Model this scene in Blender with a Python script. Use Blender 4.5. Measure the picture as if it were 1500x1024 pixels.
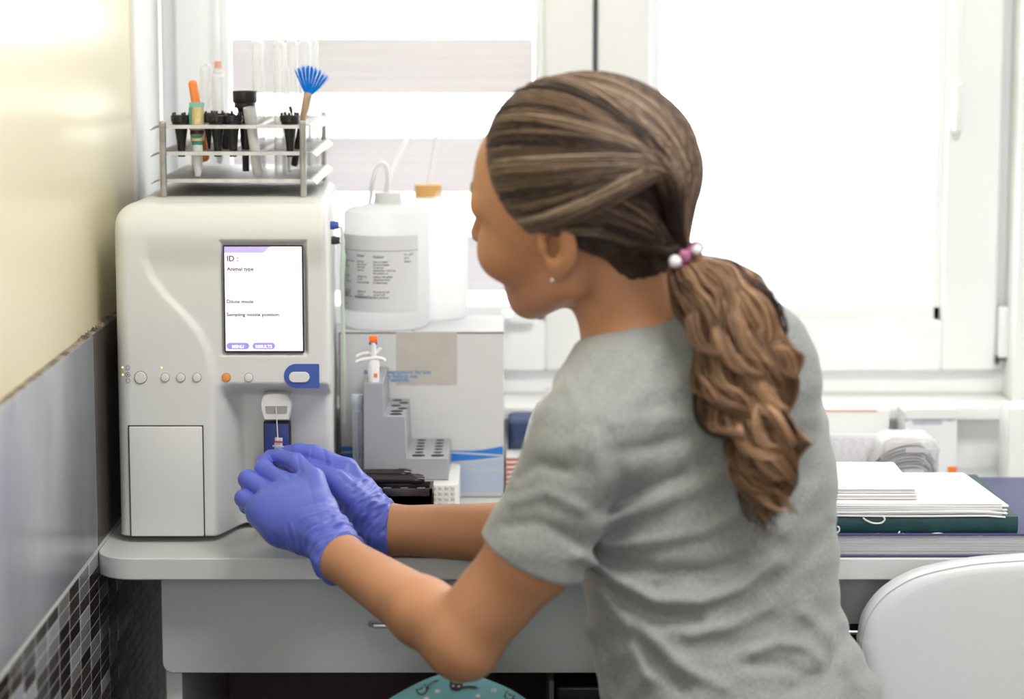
import bpy, math, random
import numpy as np
from mathutils import Vector, Matrix

# ---------------------------------------------------------------- scene, camera, light
sc = bpy.context.scene
for o in list(bpy.data.objects): bpy.data.objects.remove(o)
COL = sc.collection
random.seed(7); RNG = np.random.default_rng(7)
FPX = 3600.0; CAMZ = 1.345; PITCH = math.atan(502/3600)
cam_d = bpy.data.cameras.new('camera'); cam = bpy.data.objects.new('camera', cam_d); COL.objects.link(cam)
cam.location = (0, 0, CAMZ); cam.rotation_euler = (math.pi/2-PITCH, 0, 0)
cam_d.sensor_width = 36; cam_d.lens = FPX/1500*36; cam_d.clip_start = .05; cam_d.clip_end = 100
cam_d.dof.use_dof = True; cam_d.dof.focus_distance = 2.70; cam_d.dof.aperture_fstop = 2.9
sc.camera = cam
sc.view_settings.view_transform = 'Standard'; sc.view_settings.look = 'None'
sc.view_settings.gamma = 1; sc.view_settings.use_curve_mapping = False
sc.view_settings.exposure = 0.3
sc.cycles.use_denoising = True
sc.cycles.max_bounces = 10; sc.cycles.transparent_max_bounces = 16
sc.cycles.caustics_reflective = False; sc.cycles.caustics_refractive = False
wd = bpy.data.worlds.new('overcast_sky'); sc.world = wd; wd.use_nodes = True
bg = wd.node_tree.nodes['Background']; bg.inputs[0].default_value = (.97, .985, 1, 1); bg.inputs[1].default_value = 6.5
def area(name, loc, target, sx, sy, power, color=(1, 1, 1)):
    d = bpy.data.lights.new(name, 'AREA'); d.shape = 'RECTANGLE'; d.size = sx; d.size_y = sy; d.energy = power; d.color = color
    o = bpy.data.objects.new(name, d); COL.objects.link(o); o.location = loc
    o.rotation_euler = (Vector(target)-Vector(loc)).to_track_quat('-Z', 'Y').to_euler(); return o
area('ceiling_fill_light', (0.7, 1.5, 2.62), (0.7, 1.5, 0), 1.2, .6, 30, (1, .98, .96))  # added overhead fill, unseen, brightens the frames and camera-facing sides
area('rear_fill_light', (-.3, -1.3, 1.5), (0, 2.6, .9), 1.2, 1.8, 30, (.97, .98, 1))  # added soft fill from behind the camera; the room has no opening there

def ray(px, py):
    x = (px-750)/FPX; y = (512-py)/FPX
    c, s = math.cos(PITCH), math.sin(PITCH)
    return (x, c+y*s, -s+y*c)
def W(px, py, Y):
    "point of the room seen at pixel (px,py) at distance Y from the camera wall"
    r = ray(px, py); t = Y/r[1]
    return Vector((r[0]*t, Y, CAMZ+r[2]*t))
def PX(p):
    c, s = math.cos(PITCH), math.sin(PITCH)
    z = p[2]-CAMZ; d = p[1]*c-z*s; u = p[1]*s+z*c
    return (750+FPX*p[0]/d, 512-FPX*u/d)
M1 = lambda Y: Y/FPX      # metres per pixel

# ---------------------------------------------------------------- materials
def mat(name, col, rough=.5, metal=0, bump=0, bscale=200, var=0, vscale=6, col2=None, emit=0, alpha=1, trans=0, ior=1.45, sss=0, spec=.5, sheen=0, coat=0, stretch=None, ecol=None):
    m = bpy.data.materials.new(name); m.use_nodes = True; nt = m.node_tree; b = nt.nodes['Principled BSDF']
    b.inputs['Base Color'].default_value = (*col, 1); b.inputs['Roughness'].default_value = rough; b.inputs['Metallic'].default_value = metal
    b.inputs['IOR'].default_value = ior; b.inputs['Specular IOR Level'].default_value = spec
    if trans: b.inputs['Transmission Weight'].default_value = trans
    if alpha < 1: b.inputs['Alpha'].default_value = alpha
    if sheen: b.inputs['Sheen Weight'].default_value = sheen
    if coat: b.inputs['Coat Weight'].default_value = coat
    if sss:
        b.inputs['Subsurface Weight'].default_value = sss; b.inputs['Subsurface Radius'].default_value = (1, .35, .15); b.inputs['Subsurface Scale'].default_value = .006
    if emit:
        b.inputs['Emission Color'].default_value = (*(ecol or col), 1); b.inputs['Emission Strength'].default_value = emit
    def coords(scale):
        tc = nt.nodes.new('ShaderNodeTexCoord'); mp = nt.nodes.new('ShaderNodeMapping')
        nt.links.new(tc.outputs['Object'], mp.inputs[0])
        if stretch: mp.inputs['Scale'].default_value = stretch
        n = nt.nodes.new('ShaderNodeTexNoise'); n.inputs['Scale'].default_value = scale; n.inputs['Detail'].default_value = 5
        nt.links.new(mp.outputs[0], n.inputs['Vector']); return n
    if var or col2:
        n = coords(vscale); mx = nt.nodes.new('ShaderNodeMix'); mx.data_type = 'RGBA'
        c2 = col2 or tuple(c*(1-var) for c in col)
        mx.inputs[6].default_value = (*col, 1); mx.inputs[7].default_value = (*c2, 1)
        rm = nt.nodes.new('ShaderNodeMapRange'); rm.inputs[1].default_value = .35; rm.inputs[2].default_value = .65
        nt.links.new(n.outputs[0], rm.inputs[0]); nt.links.new(rm.outputs[0], mx.inputs[0]); nt.links.new(mx.outputs[2], b.inputs['Base Color'])
    if bump:
        n = coords(bscale); bp = nt.nodes.new('ShaderNodeBump'); bp.inputs['Strength'].default_value = bump; bp.inputs['Distance'].default_value = .002
        nt.links.new(n.outputs[0], bp.inputs['Height']); nt.links.new(bp.outputs[0], b.inputs['Normal'])
    return m
def glassy(name, col, opacity, rough=.05):
    "clear or frosted sheet: part transparent, part diffuse/glossy"
    m = bpy.data.materials.new(name); m.use_nodes = True; nt = m.node_tree; b = nt.nodes['Principled BSDF']
    b.inputs['Base Color'].default_value = (*col, 1); b.inputs['Roughness'].default_value = rough
    out = nt.nodes['Material Output']; t = nt.nodes.new('ShaderNodeBsdfTransparent'); mx = nt.nodes.new('ShaderNodeMixShader')
    fr = nt.nodes.new('ShaderNodeLayerWeight'); fr.inputs[0].default_value = .35
    ad = nt.nodes.new('ShaderNodeMath'); ad.operation = 'MULTIPLY_ADD'; ad.inputs[1].default_value = .55; ad.inputs[2].default_value = opacity; ad.use_clamp = True
    nt.links.new(fr.outputs['Facing'], ad.inputs[0]); nt.links.new(ad.outputs[0], mx.inputs[0])
    nt.links.new(t.outputs[0], mx.inputs[1]); nt.links.new(b.outputs[0], mx.inputs[2]); nt.links.new(mx.outputs[0], out.inputs[0])
    return m
def pane(name, refl=.06):
    m = bpy.data.materials.new(name); m.use_nodes = True; nt = m.node_tree; nt.nodes.remove(nt.nodes['Principled BSDF'])
    out = nt.nodes['Material Output']; t = nt.nodes.new('ShaderNodeBsdfTransparent'); g = nt.nodes.new('ShaderNodeBsdfGlossy'); g.inputs['Roughness'].default_value = .02
    mx = nt.nodes.new('ShaderNodeMixShader'); mx.inputs[0].default_value = refl
    nt.links.new(t.outputs[0], mx.inputs[1]); nt.links.new(g.outputs[0], mx.inputs[2]); nt.links.new(mx.outputs[0], out.inputs[0]); return m
def translucent(name, col, opaque=.5, sheer=0.0):
    m = bpy.data.materials.new(name); m.use_nodes = True; nt = m.node_tree; nt.nodes.remove(nt.nodes['Principled BSDF'])
    out = nt.nodes['Material Output']; d = nt.nodes.new('ShaderNodeBsdfDiffuse'); t = nt.nodes.new('ShaderNodeBsdfTranslucent')
    for n in (d, t): n.inputs[0].default_value = (*col, 1)
    mx = nt.nodes.new('ShaderNodeMixShader'); mx.inputs[0].default_value = 1-opaque
    nt.links.new(d.outputs[0], mx.inputs[1]); nt.links.new(t.outputs[0], mx.inputs[2])
    if sheer:
        tr = nt.nodes.new('ShaderNodeBsdfTransparent'); m2 = nt.nodes.new('ShaderNodeMixShader'); m2.inputs[0].default_value = sheer
        nt.links.new(mx.outputs[0], m2.inputs[1]); nt.links.new(tr.outputs[0], m2.inputs[2]); nt.links.new(m2.outputs[0], out.inputs[0])
    else: nt.links.new(mx.outputs[0], out.inputs[0])
    return m

# ---------------------------------------------------------------- mesh helpers
class MB:
    "collects shapes, builds ONE mesh object"
    def __init__(s): s.v = []; s.f = []; s.mi = []; s.cur = 0
    def add(s, v, f):
        o = len(s.v); s.v.extend([tuple(p) for p in v]); s.f.extend([tuple(i+o for i in q) for q in f]); s.mi.extend([s.cur]*len(f)); return s
    def box(s, a, b, bev=0, M=None):
        (x0, y0, z0), (x1, y1, z1) = a, b
        x0, x1 = min(x0, x1), max(x0, x1); y0, y1 = min(y0, y1), max(y0, y1); z0, z1 = min(z0, z1), max(z0, z1)
        if bev <= 0:
            v = [(x, y, z) for x in (x0, x1) for y in (y0, y1) for z in (z0, z1)]
            f = [(0, 1, 3, 2), (4, 6, 7, 5), (0, 4, 5, 1), (2, 3, 7, 6), (0, 2, 6, 4), (1, 5, 7, 3)]
        else:
            bev = min(bev, (x1-x0)*.49, (y1-y0)*.49, (z1-z0)*.49)
            import bmesh
            bm = bmesh.new(); bmesh.ops.create_cube(bm, size=1)
            for q in bm.verts: q.co = ((x0+x1)/2+q.co.x*(x1-x0), (y0+y1)/2+q.co.y*(y1-y0), (z0+z1)/2+q.co.z*(z1-z0))
            bmesh.ops.bevel(bm, geom=list(bm.edges), offset=bev, segments=3, profile=.5, affect='EDGES')
            bm.verts.index_update(); v = [tuple(q.co) for q in bm.verts]; f = [tuple(q.index for q in g.verts) for g in bm.faces]; bm.free()
        if M is not None: v = [tuple(M @ Vector(p)) for p in v]
        return s.add(v, f)
    def loft(s, rings, cap=True, closed=True):
        n = len(rings[0]); v = [p for r in rings for p in r]; f = []
        for i in range(len(rings)-1):
            for j in range(n if closed else n-1):
                k = (j+1) % n; f.append((i*n+j, i*n+k, (i+1)*n+k, (i+1)*n+j))
        if cap: f.append(tuple(range(n))[::-1]); f.append(tuple((len(rings)-1)*n+j for j in range(n)))
        return s.add(v, f)
    def lathe(s, prof, c=(0, 0, 0), n=24, M=None, cap=True):
        "prof: (r,z) list about a vertical axis through c"
        rings = [[Vector((c[0]+r*math.cos(2*math.pi*j/n), c[1]+r*math.sin(2*math.pi*j/n), c[2]+z)) for j in range(n)] for r, z in prof]
        if M is not None: rings = [[M @ p for p in r] for r in rings]
        return s.loft(rings, cap)
    def tube(s, pts, r, n=10, cap=True):
        pts = [Vector(p) for p in pts]; rs = r if hasattr(r, '__len__') else [r]*len(pts); rings = []
        t0 = (pts[1]-pts[0]).normalized(); up = t0.orthogonal().normalized()
        for i, p in enumerate(pts):
            t = (pts[min(i+1, len(pts)-1)]-pts[max(i-1, 0)]).normalized()
            up = (up-t*up.dot(t)).normalized(); w = t.cross(up)
            rings.append([p+(up*math.cos(2*math.pi*j/n)+w*math.sin(2*math.pi*j/n))*rs[i] for j in range(n)])
        return s.loft(rings, cap)
    def prism(s, poly, y0, y1, axis='y', M=None):
        "poly in (x,z) extruded along y (or (x,y) along z)"
        n = len(poly)
        if axis == 'y': v = [(a, y0, b) for a, b in poly]+[(a, y1, b) for a, b in poly]
        elif axis == 'z': v = [(a, b, y0) for a, b in poly]+[(a, b, y1) for a, b in poly]
        else: v = [(y0, a, b) for a, b in poly]+[(y1, a, b) for a, b in poly]
        if M is not None: v = [M @ Vector(p) for p in v]
        f = [tuple(range(n)), tuple(range(n, 2*n))[::-1]]+[(i, (i+1) % n, n+(i+1) % n, n+i) for i in range(n)]
        return s.add(v, f)
    def build(s, name, m, parent=None, smooth=True, angle=35, bevel=0):
        me = bpy.data.meshes.new(name); me.from_pydata([tuple(p) for p in s.v], [], s.f)
        ms = m if isinstance(m, (list, tuple)) else [m]
        for q in ms: me.materials.append(q)
        if len(ms) > 1: me.polygons.foreach_set('material_index', s.mi)
        import bmesh
        bm = bmesh.new(); bm.from_mesh(me); bmesh.ops.recalc_face_normals(bm, faces=bm.faces)
        if smooth:
            for e in bm.edges: e.smooth = not (len(e.link_faces) == 2 and e.calc_face_angle(0) > math.radians(angle))
            for q in bm.faces: q.smooth = True
        bm.to_mesh(me); bm.free()
        o = bpy.data.objects.new(name, me); COL.objects.link(o)
        if parent is not None: adopt(o, parent)
        if bevel:
            b = o.modifiers.new('bevel', 'BEVEL'); b.width = bevel; b.segments = 2; b.limit_method = 'ANGLE'
        return o
def npmesh(name, V, F, m, parent=None, smooth=True):
    me = bpy.data.meshes.new(name); V = np.asarray(V, np.float32); F = np.asarray(F, np.int32)
    me.vertices.add(len(V)); me.vertices.foreach_set('co', V.ravel()); k = F.shape[1]
    me.loops.add(F.size); me.loops.foreach_set('vertex_index', F.ravel())
    me.polygons.add(len(F)); me.polygons.foreach_set('loop_start', np.arange(0, F.size, k, dtype=np.int32)); me.polygons.foreach_set('loop_total', np.full(len(F), k, np.int32))
    me.update(calc_edges=True); me.validate()
    if smooth: me.polygons.foreach_set('use_smooth', np.ones(len(me.polygons), bool))
    for q in (m if isinstance(m, (list, tuple)) else [m]): me.materials.append(q)
    o = bpy.data.objects.new(name, me); COL.objects.link(o)
    if parent is not None: adopt(o, parent)
    return o
def world_loc(o):
    v = Vector(o.location)
    while o.parent: v = v+o.matrix_parent_inverse.translation; o = o.parent; v = v+Vector(o.location)
    return v
def adopt(o, parent):
    "parents are only ever translated (or rotated after building at the origin)"
    o.parent = parent; o.matrix_parent_inverse = Matrix.Translation(-world_loc(parent))
def thing(name, label, cat, loc=(0, 0, 0), group=None):
    o = bpy.data.objects.new(name, None); COL.objects.link(o); o.location = loc; o.empty_display_size = .02
    return tag(o, label, cat, group)
def tag(o, label, cat, group=None):
    o['label'] = label; o['category'] = cat
    if group: o['group'] = group
    return o
def struct(o): o['kind'] = 'structure'; return o
def lab(o, text): o['label'] = text; return o
def copy_tree(o, parent=None):
    c = o.copy(); COL.objects.link(c)
    if parent: c.parent = parent
    for ch in list(o.children): copy_tree(ch, c)
    return c
def text(s, name, m, size, loc, parent=None, depth=.0002, M=None, align='LEFT', sx=1):
    cu = bpy.data.curves.new(name, 'FONT'); cu.body = s; cu.size = size; cu.offset = size*.02; cu.extrude = depth; cu.align_x = align; cu.resolution_u = 2
    t = bpy.data.objects.new(name+'_tmp', cu); me = bpy.data.meshes.new_from_object(t); bpy.data.objects.remove(t); bpy.data.curves.remove(cu)
    R = M if M is not None else Matrix.Rotation(math.pi/2, 4, 'X')
    me.transform(Matrix.Translation(loc) @ R @ Matrix.Diagonal((sx, 1, 1, 1))); me.name = name
    me.materials.clear(); me.materials.append(m)
    o = bpy.data.objects.new(name, me); COL.objects.link(o)
    if parent is not None: adopt(o, parent)
    return o
def join_text(items, name, m, parent):
    "several short lines of writing as one mesh"
    mb = MB()
    for (s, size, loc, sx) in items:
        t = text(s, 'line', m, size, loc, None, sx=sx)
        mb.add([v.co.copy() for v in t.data.vertices], [tuple(p.vertices) for p in t.data.polygons])
        me = t.data; bpy.data.objects.remove(t); bpy.data.meshes.remove(me)
    return mb.build(name, m, parent, smooth=False)
def rrect(x0, z0, x1, z1, r, n=6):
    pts = []
    for cx, cz, a in ((x1-r, z1-r, 0), (x0+r, z1-r, 90), (x0+r, z0+r, 180), (x1-r, z0+r, 270)):
        for k in range(n+1):
            t = math.radians(a+90*k/n); pts.append((cx+r*math.cos(t), cz+r*math.sin(t)))
    return pts
def sstep(a, b, x):
    t = np.clip((x-a)/(b-a), 0, 1); return t*t*(3-2*t)

def YZ(py, z):
    "distance at which height z shows at pixel row py"
    r = ray(750, py); return (z-CAMZ)/r[2]*r[1]
# ---------------------------------------------------------------- the room
M_white = mat('white_plastic_frame', (.88, .90, .91), .3)
M_wallw = mat('white_painted_wall', (.86, .87, .86), .7, bump=.05, bscale=60)
M_ceil = mat('white_ceiling', (.82, .82, .80), .8)
M_floor = mat('dark_brown_floor', (.035, .018, .014), .35, var=.5, vscale=8)
M_yellow = mat('yellow_wall_paint', (.85, .78, .53), .30, bump=.12, bscale=18)
M_tile = mat('grey_wall_tile', (.33, .345, .385), .22, col2=(.44, .455, .50), vscale=9, stretch=(1, 1, .5), bump=.03, bscale=30)
M_ledge = mat('tile_ledge_cement', (.34, .29, .22), .8, col2=(.09, .075, .055), vscale=40)
M_grout = mat('tile_grout', (.62, .65, .62), .8)
M_seal = mat('window_gap', (.12, .12, .12), .6)
XW = -.456   # face of the tiled left wall
RX = 2.4; RY = -1.6; CZ = 2.7
def quadbox(name, a, b, m, bev=0): return struct(MB().box(a, b, bev).build(name, m))
quadbox('floor', (XW-.1, RY, -.1), (RX, 3.5, 0), M_floor)
quadbox('ceiling', (XW-.1, RY, CZ), (RX, 3.5, CZ+.1), M_ceil)
quadbox('wall_right', (RX, RY, 0), (RX+.1, 3.5, CZ), M_wallw)
quadbox('wall_rear', (XW-.1, RY-.1, 0), (RX+.1, RY, CZ), M_wallw)
ZT = .991; ZM = .753; YT = 2.652
wl = quadbox('wall_left', (XW-.1, RY, 0), (XW-.008, 3.5, CZ), M_yellow)
# large grey tiles with real joints
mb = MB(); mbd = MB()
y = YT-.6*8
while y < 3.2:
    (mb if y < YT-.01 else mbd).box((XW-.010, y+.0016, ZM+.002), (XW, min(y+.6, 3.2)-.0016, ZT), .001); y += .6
adopt(mb.build('grey_tile', M_tile), wl); adopt(mbd.build('far_tile', mat('far_tile_dark', (.085, .072, .066), .3, var=.2, vscale=20)), wl)  # tiles past the joint get a darker brown colour
mb = MB(); mb.box((XW-.0101, RY, 0), (XW-.0006, 3.2, ZT-.002)); adopt(mb.build('grout', M_grout), wl)
mb = MB(); mb.box((XW-.012, RY, ZT-.002), (XW-.0008, 3.2, ZT+.0012), .0005)
for i in range(160):      # crumbs of plaster and dirt along the ledge
    yy = random.uniform(2.58, 2.9); r = random.uniform(.0006, .0022)
    mb.lathe([(r, 0), (r*1.1, r*.6), (r*.4, r*1.2)], (XW-random.uniform(.002, .008), yy, ZT+.001), 5)
adopt(mb.build('tile_ledge', M_ledge), wl)
# mosaic strips 60 x 14.5 mm : three chip colours, one mesh
mcs = [mat('mosaic_chip_dark', (.030, .022, .022), .12), mat('mosaic_chip_brown', (.07, .058, .055), .15), mat('mosaic_chip_grey', (.25, .25, .26), .15), mat('mosaic_chip_pale', (.42, .42, .47), .12)]
mb = MB(); rr = random.Random(11)
for i in range(-22, 10):
    ya = YT+.060*i
    for k in range(50):
        zt = ZM-.003-.0148*k
        mb.cur = rr.choices([0, 1, 2, 3], [5, 3, 2.6, 1])[0]
        x = XW; a = (ya+.0026, zt-.0148+.0014); b = (ya+.06-.0026, zt-.0002)
        mb.add([(x, a[0], a[1]), (x, b[0], a[1]), (x, b[0], b[1]), (x, a[0], b[1]), (x-.004, a[0], a[1]), (x-.004, b[0], a[1]), (x-.004, b[0], b[1]), (x-.004, a[0], b[1])],
               [(0, 1, 2, 3), (0, 4, 5, 1), (1, 5, 6, 2), (2, 6, 7, 3), (3, 7, 4, 0)])
adopt(mb.build('mosaic_chip', mcs, smooth=False), wl)
# back wall round the window
YB = 3.15; YF = 3.226
XL = W(252, 400, YB).x; XR = W(1490, 400, YB).x; ZS = .836; ZTOP = 2.25
mb = MB()
mb.box((XW-.008, YB, 0), (RX, 3.5, ZS-.018)); mb.box((XW-.008, YB, ZTOP), (RX, 3.5, CZ)); mb.box((XR, YB, ZS-.018), (RX, 3.5, ZTOP))
struct(mb.build('wall_back', M_wallw))
quadbox('trim_1', (XW-.009, 3.012, ZT+.001), (XW-.003, YF-.001, ZTOP), M_wallw, .001)
M_sill = mat('white_window_sill', (.86, .86, .84), .35)
sill = quadbox('trim_2', (XW+.001, 3.118, ZS-.018), (XR, YF+.03, ZS), M_sill, .003)
# window frame and two sashes
FX = lambda px: W(px, 300, YF).x
FZ = lambda py: W(750, py, YF).z
mb = MB()
zfb = FZ(541)
mb.box((XW-.002, YF, ZS), (FX(1496), YF+.06, zfb-.001), .003)
mb.box((XW-.002, YF, zfb-.001), (FX(264), YF+.06, ZTOP-.05), .003)
mb.box((FX(1460), YF, zfb-.001), (FX(1496), YF+.06, ZTOP-.05), .003)
mb.box((FX(858), YF+.052, zfb-.001), (FX(882), YF+.07, ZTOP-.05), .003)
mb.box((XW-.002, YF, ZTOP-.05), (FX(1496), YF+.06, ZTOP), .003)
win1 = struct(mb.build('window_1', M_white))
M_pane = pane('window_glass', .05)
def sash(x0, g0, g1, x1, gz, name):
    yf = YF-.016; mb = MB(); zt = ZTOP-.03
    mb.box((FX(x0), yf, zfb), (FX(g0)-.012, YF+.05, zt), .005); mb.box((FX(g1)+.012, yf, zfb), (FX(x1), YF+.05, zt), .005)
    mb.box((FX(g0)-.0125, yf+.0005, zfb), (FX(g1)+.0125, YF+.05, FZ(gz)-.02), .003); mb.box((FX(g0)-.0125, yf+.0005, zt-.06), (FX(g1)+.0125, YF+.05, zt), .003)
    w = struct(mb.build(name, M_white))
    mb = MB(); y = yf+.010     # glazing beads
    mb.box((FX(g0)-.013, y, FZ(gz)-.021), (FX(g0), YF+.045, zt-.05), .003); mb.box((FX(g1), y, FZ(gz)-.021), (FX(g1)+.013, YF+.045, zt-.05), .003)
    mb.box((FX(g0)-.013, y, FZ(gz)-.021), (FX(g1)+.013, YF+.045, FZ(gz)), .003)
    mb.build('glazing_bead', M_white, w)
    mb = MB(); q = .0016
    for a, b in (((FX(g0)-q, FZ(gz)), (FX(g0)+q, zt-.05)), ((FX(g1)-q, FZ(gz)), (FX(g1)+q, zt-.05))):
        mb.box((a[0], YF+.018, a[1]), (b[0], YF+.024, b[1]))
    mb.build('glazing_seal', M_seal, w)
    mb = MB(); mb.box((FX(g0)-.006, YF+.022, FZ(gz)-.01), (FX(g1)+.006, YF+.026, zt-.05)); mb.build('glass', M_pane, w)
    return w
w2 = sash(262, 340, 785, 867, 446, 'window_2')
w3 = sash(874, 965, 1367, 1462, 446, 'window_3')
# dark gap between the sashes
struct(MB().box((FX(868), YF-.004, zfb), (FX(873), YF+.01, ZTOP-.04)).build('trim_3', M_seal))
# hinge at the lower right of the right sash
h = MB(); h.box((FX(1462), YF-.03, FZ(520)), (FX(1477), YF-.008, FZ(446)), .003); h.build('hinge_cover', M_white, w3)
h = MB(); h.box((FX(1461), YF-.022, FZ(530)), (FX(1465), YF-.012, FZ(518)), .0008); h.box((FX(1461), YF-.024, FZ(524)), (FX(1478), YF-.012, FZ(519)), .0008)
h.build('hinge_pin', mat('dark_hinge_metal', (.08, .08, .07), .4, metal=.6), w3)
# handle on the left sash bottom rail
h = MB(); h.box((FX(735), YF-.03, FZ(471)), (FX(783), YF-.016, FZ(452)), .003); h.box((FX(740), YF-.045, FZ(466)), (FX(752), YF-.02, FZ(456)), .003)
h.build('sash_latch', M_white, w2)
# roller blind with alternating opaque and sheer bands on the left sash
bl = thing('roller_blind', 'striped day-and-night roller blind hanging in the left window sash', 'blind', (FX(560), YF+.008, ZTOP-.06))
M_band = translucent('blind_band', (.66, .645, .66), .84); M_sheer = translucent('blind_sheer', (.95, .95, .95), .3, .62)
nt = M_band.node_tree
tc = nt.nodes.new('ShaderNodeTexCoord'); mp = nt.nodes.new('ShaderNodeMapping'); mp.inputs['Scale'].default_value = (3, 3, 120); n = nt.nodes.new('ShaderNodeTexNoise'); n.inputs['Scale'].default_value = 2
mx = nt.nodes.new('ShaderNodeMix'); mx.data_type = 'RGBA'; mx.inputs[6].default_value = (.74, .72, .76, 1); mx.inputs[7].default_value = (.90, .88, .89, 1)
nt.links.new(tc.outputs['Object'], mp.inputs[0]); nt.links.new(mp.outputs[0], n.inputs['Vector']); nt.links.new(n.outputs[0], mx.inputs[0])
for q in nt.nodes:
    if q.type in ('BSDF_DIFFUSE', 'BSDF_TRANSLUCENT'): nt.links.new(mx.outputs[2], q.inputs[0])
BY = YF+.008; x0 = FX(342); x1 = FX(781)
mb = MB()
pitchpx = 145
for k in range(-7, 3):
    za = FZ(56+pitchpx*k); zb = FZ(138+pitchpx*k)
    if za > ZTOP-.08: continue
    mb.box((x0, BY, max(zb, FZ(440))), (x1, BY+.0012, za))
mb.build('opaque_band', M_band, bl)
MB().box((x0, BY+.004, FZ(444)), (x1, BY+.0046, ZTOP-.09)).build('sheer_fabric', M_sheer, bl)
MB().box((x0-.004, BY-.02, ZTOP-.1), (x1+.004, BY+.02, ZTOP-.06), .006).build('headrail', M_white, bl)
M_bar = mat('blind_chain_plastic', (.83, .83, .82), .4)
def chain(px, ybot, par, weight):
    c = MB(); xs = [FX(px), FX(px)+.009]
    for x in xs:
        z = FZ(ybot)
        while z < ZTOP-.1: c.lathe([(.0006, -.0021), (.0019, -.0012), (.0022, 0), (.0019, .0012), (.0006, .0021)], (x, YF-.026, z), 6); z += .0055
        c.box((x-.0005, YF-.0265, FZ(ybot)), (x+.0005, YF-.0255, ZTOP-.1))
    c.build('bead_chain', M_bar, par)
    if weight:
        MB().box((xs[0]-.001, YF-.032, FZ(ybot+72)), (xs[1]+.001, YF-.02, FZ(ybot)), .003).build('chain_weight', M_bar, par)
chain(322, 300, bl, 0)
br = thing('roller_blind', 'raised roller blind with a looped white bead chain at the right window', 'blind', (FX(1160), YF-.02, ZTOP-.03))
MB().box((FX(950), YF-.05, ZTOP-.1), (FX(1420), YF-.018, ZTOP-.05), .008).build('headrail', M_white, br)
chain(1390, 120, br, 1)
# outdoors: pale ground and a pale building across the yard
struct(MB().box((-8, 3.6, -.4), (12, 20, -.3)).build('ground', mat('pale_paving', (.62, .62, .6), .9)))
# unseen ceiling panel, added with its area light as room fill
cl = thing('ceiling_fill_lamp', 'added white ceiling panel for fill light, unseen above the room', 'lamp', (.7, 1.5, CZ-.03))
MB().box((.08, 1.18, CZ-.05), (1.32, 1.82, CZ), .004).build('fill_lamp_housing', M_white, cl)
MB().box((.10, 1.20, CZ-.056), (1.30, 1.80, CZ-.05)).build('diffuser', mat('fill_lamp_diffuser', (1, .96, .9), .5, emit=2), cl)
# ---------------------------------------------------------------- desk
M_desk = mat('white_laminate', (.68, .70, .69), .38, var=.06, vscale=3)
M_deskp = mat('grey_laminate_panel', (.54, .56, .565), .42, var=.05, vscale=4)
M_steel = mat('brushed_steel', (.55, .55, .53), .35, metal=1)
YD = 2.62; DZ = .75
desk = thing('desk', 'long white laminate desk below the window with rounded left corner', 'desk', (.3, 2.9, 0))
xl = W(136, 840, YD).x; xr = 1.55
r = .045; poly = [(xr, YD), (xr, YB-.002), (xl, YB-.002)]+[(xl+r-r*math.cos(t), YD+r-r*math.sin(t)) for t in [math.pi/2*k/10 for k in range(11)]]
mb = MB(); mb.prism(poly, DZ-.0245, DZ, 'z'); mb.build('tabletop', M_desk, desk, bevel=.0015)
# apron with drawer front
YP = 2.665; PZ = lambda py: W(750, py, YP).z
pz0 = PZ(986)
x0 = W(237, 920, YP).x; x1 = .345
mb = MB(); mb.prism(rrect(x0, pz0, x1, DZ-.026, .012), YP, YP+.018); dr = mb.build('drawer', M_deskp, desk, bevel=.001)
hm = MB(); c = W(558, 916, YP-.012)
hm.tube([c+Vector(v) for v in ((-.012, .012, 0), (-.0125, .002, 0), (-.008, -.004, 0), (.03, -.004, 0), (.038, .002, 0), (.038, .012, 0))], .0022, 8)
hm.build('drawer_handle', M_steel, dr)
mb = MB(); mb.prism(rrect(x1+.004, .665, 1.2, DZ-.026, .006), YP, YP+.018); d2 = mb.build('drawer', M_deskp, desk, bevel=.001)
hm = MB(); c = W(1250, 925, YP-.012)
hm.tube([c+Vector(v) for v in ((-.012, .012, 0), (-.0125, .002, 0), (-.008, -.004, 0), (.03, -.004, 0), (.038, .002, 0), (.038, .012, 0))], .0022, 8)
hm.build('drawer_handle', M_steel, d2)
for xa in (x0+.001, 1.18):
    MB().box((xa, YP+.019, 0), (xa+.018, YB-.02, DZ-.0246), .001).build('side_panel', M_desk, desk)
MB().box((x1-.01, YP+.019, .05), (x1+.008, YB-.05, DZ-.0246), .001).build('divider_panel', M_deskp, desk)
MB().box((x0+.02, YB-.04, .1), (1.179, YB-.022, DZ-.0246), .001).build('back_panel', mat('dark_back_panel', (.06, .035, .03), .6), desk)
# black box under the desk
pc = thing('computer_case', 'black computer case with a pale side strip standing below the desk', 'computer', (.12, 2.85, 0))
a = W(803, 990, 2.80); b = W(900, 990, 2.80)
MB().box((a.x+.006, 2.72, .07), (b.x+.05, 3.0, .58), .006).build('case_body', mat('black_case', (.008, .008, .009), .35), pc)
MB().box((a.x, 2.72, .07), (a.x+.0055, 2.99, .585), .001).build('side_strip', mat('pale_strip', (.25, .24, .25), .5), pc)
for dx in (.0, 1):
    MB().box((a.x+.02+dx*(b.x-a.x), 2.74, 0), (a.x+.035+dx*(b.x-a.x), 2.98, .07), .002).build('foot', M_seal, pc)

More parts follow.
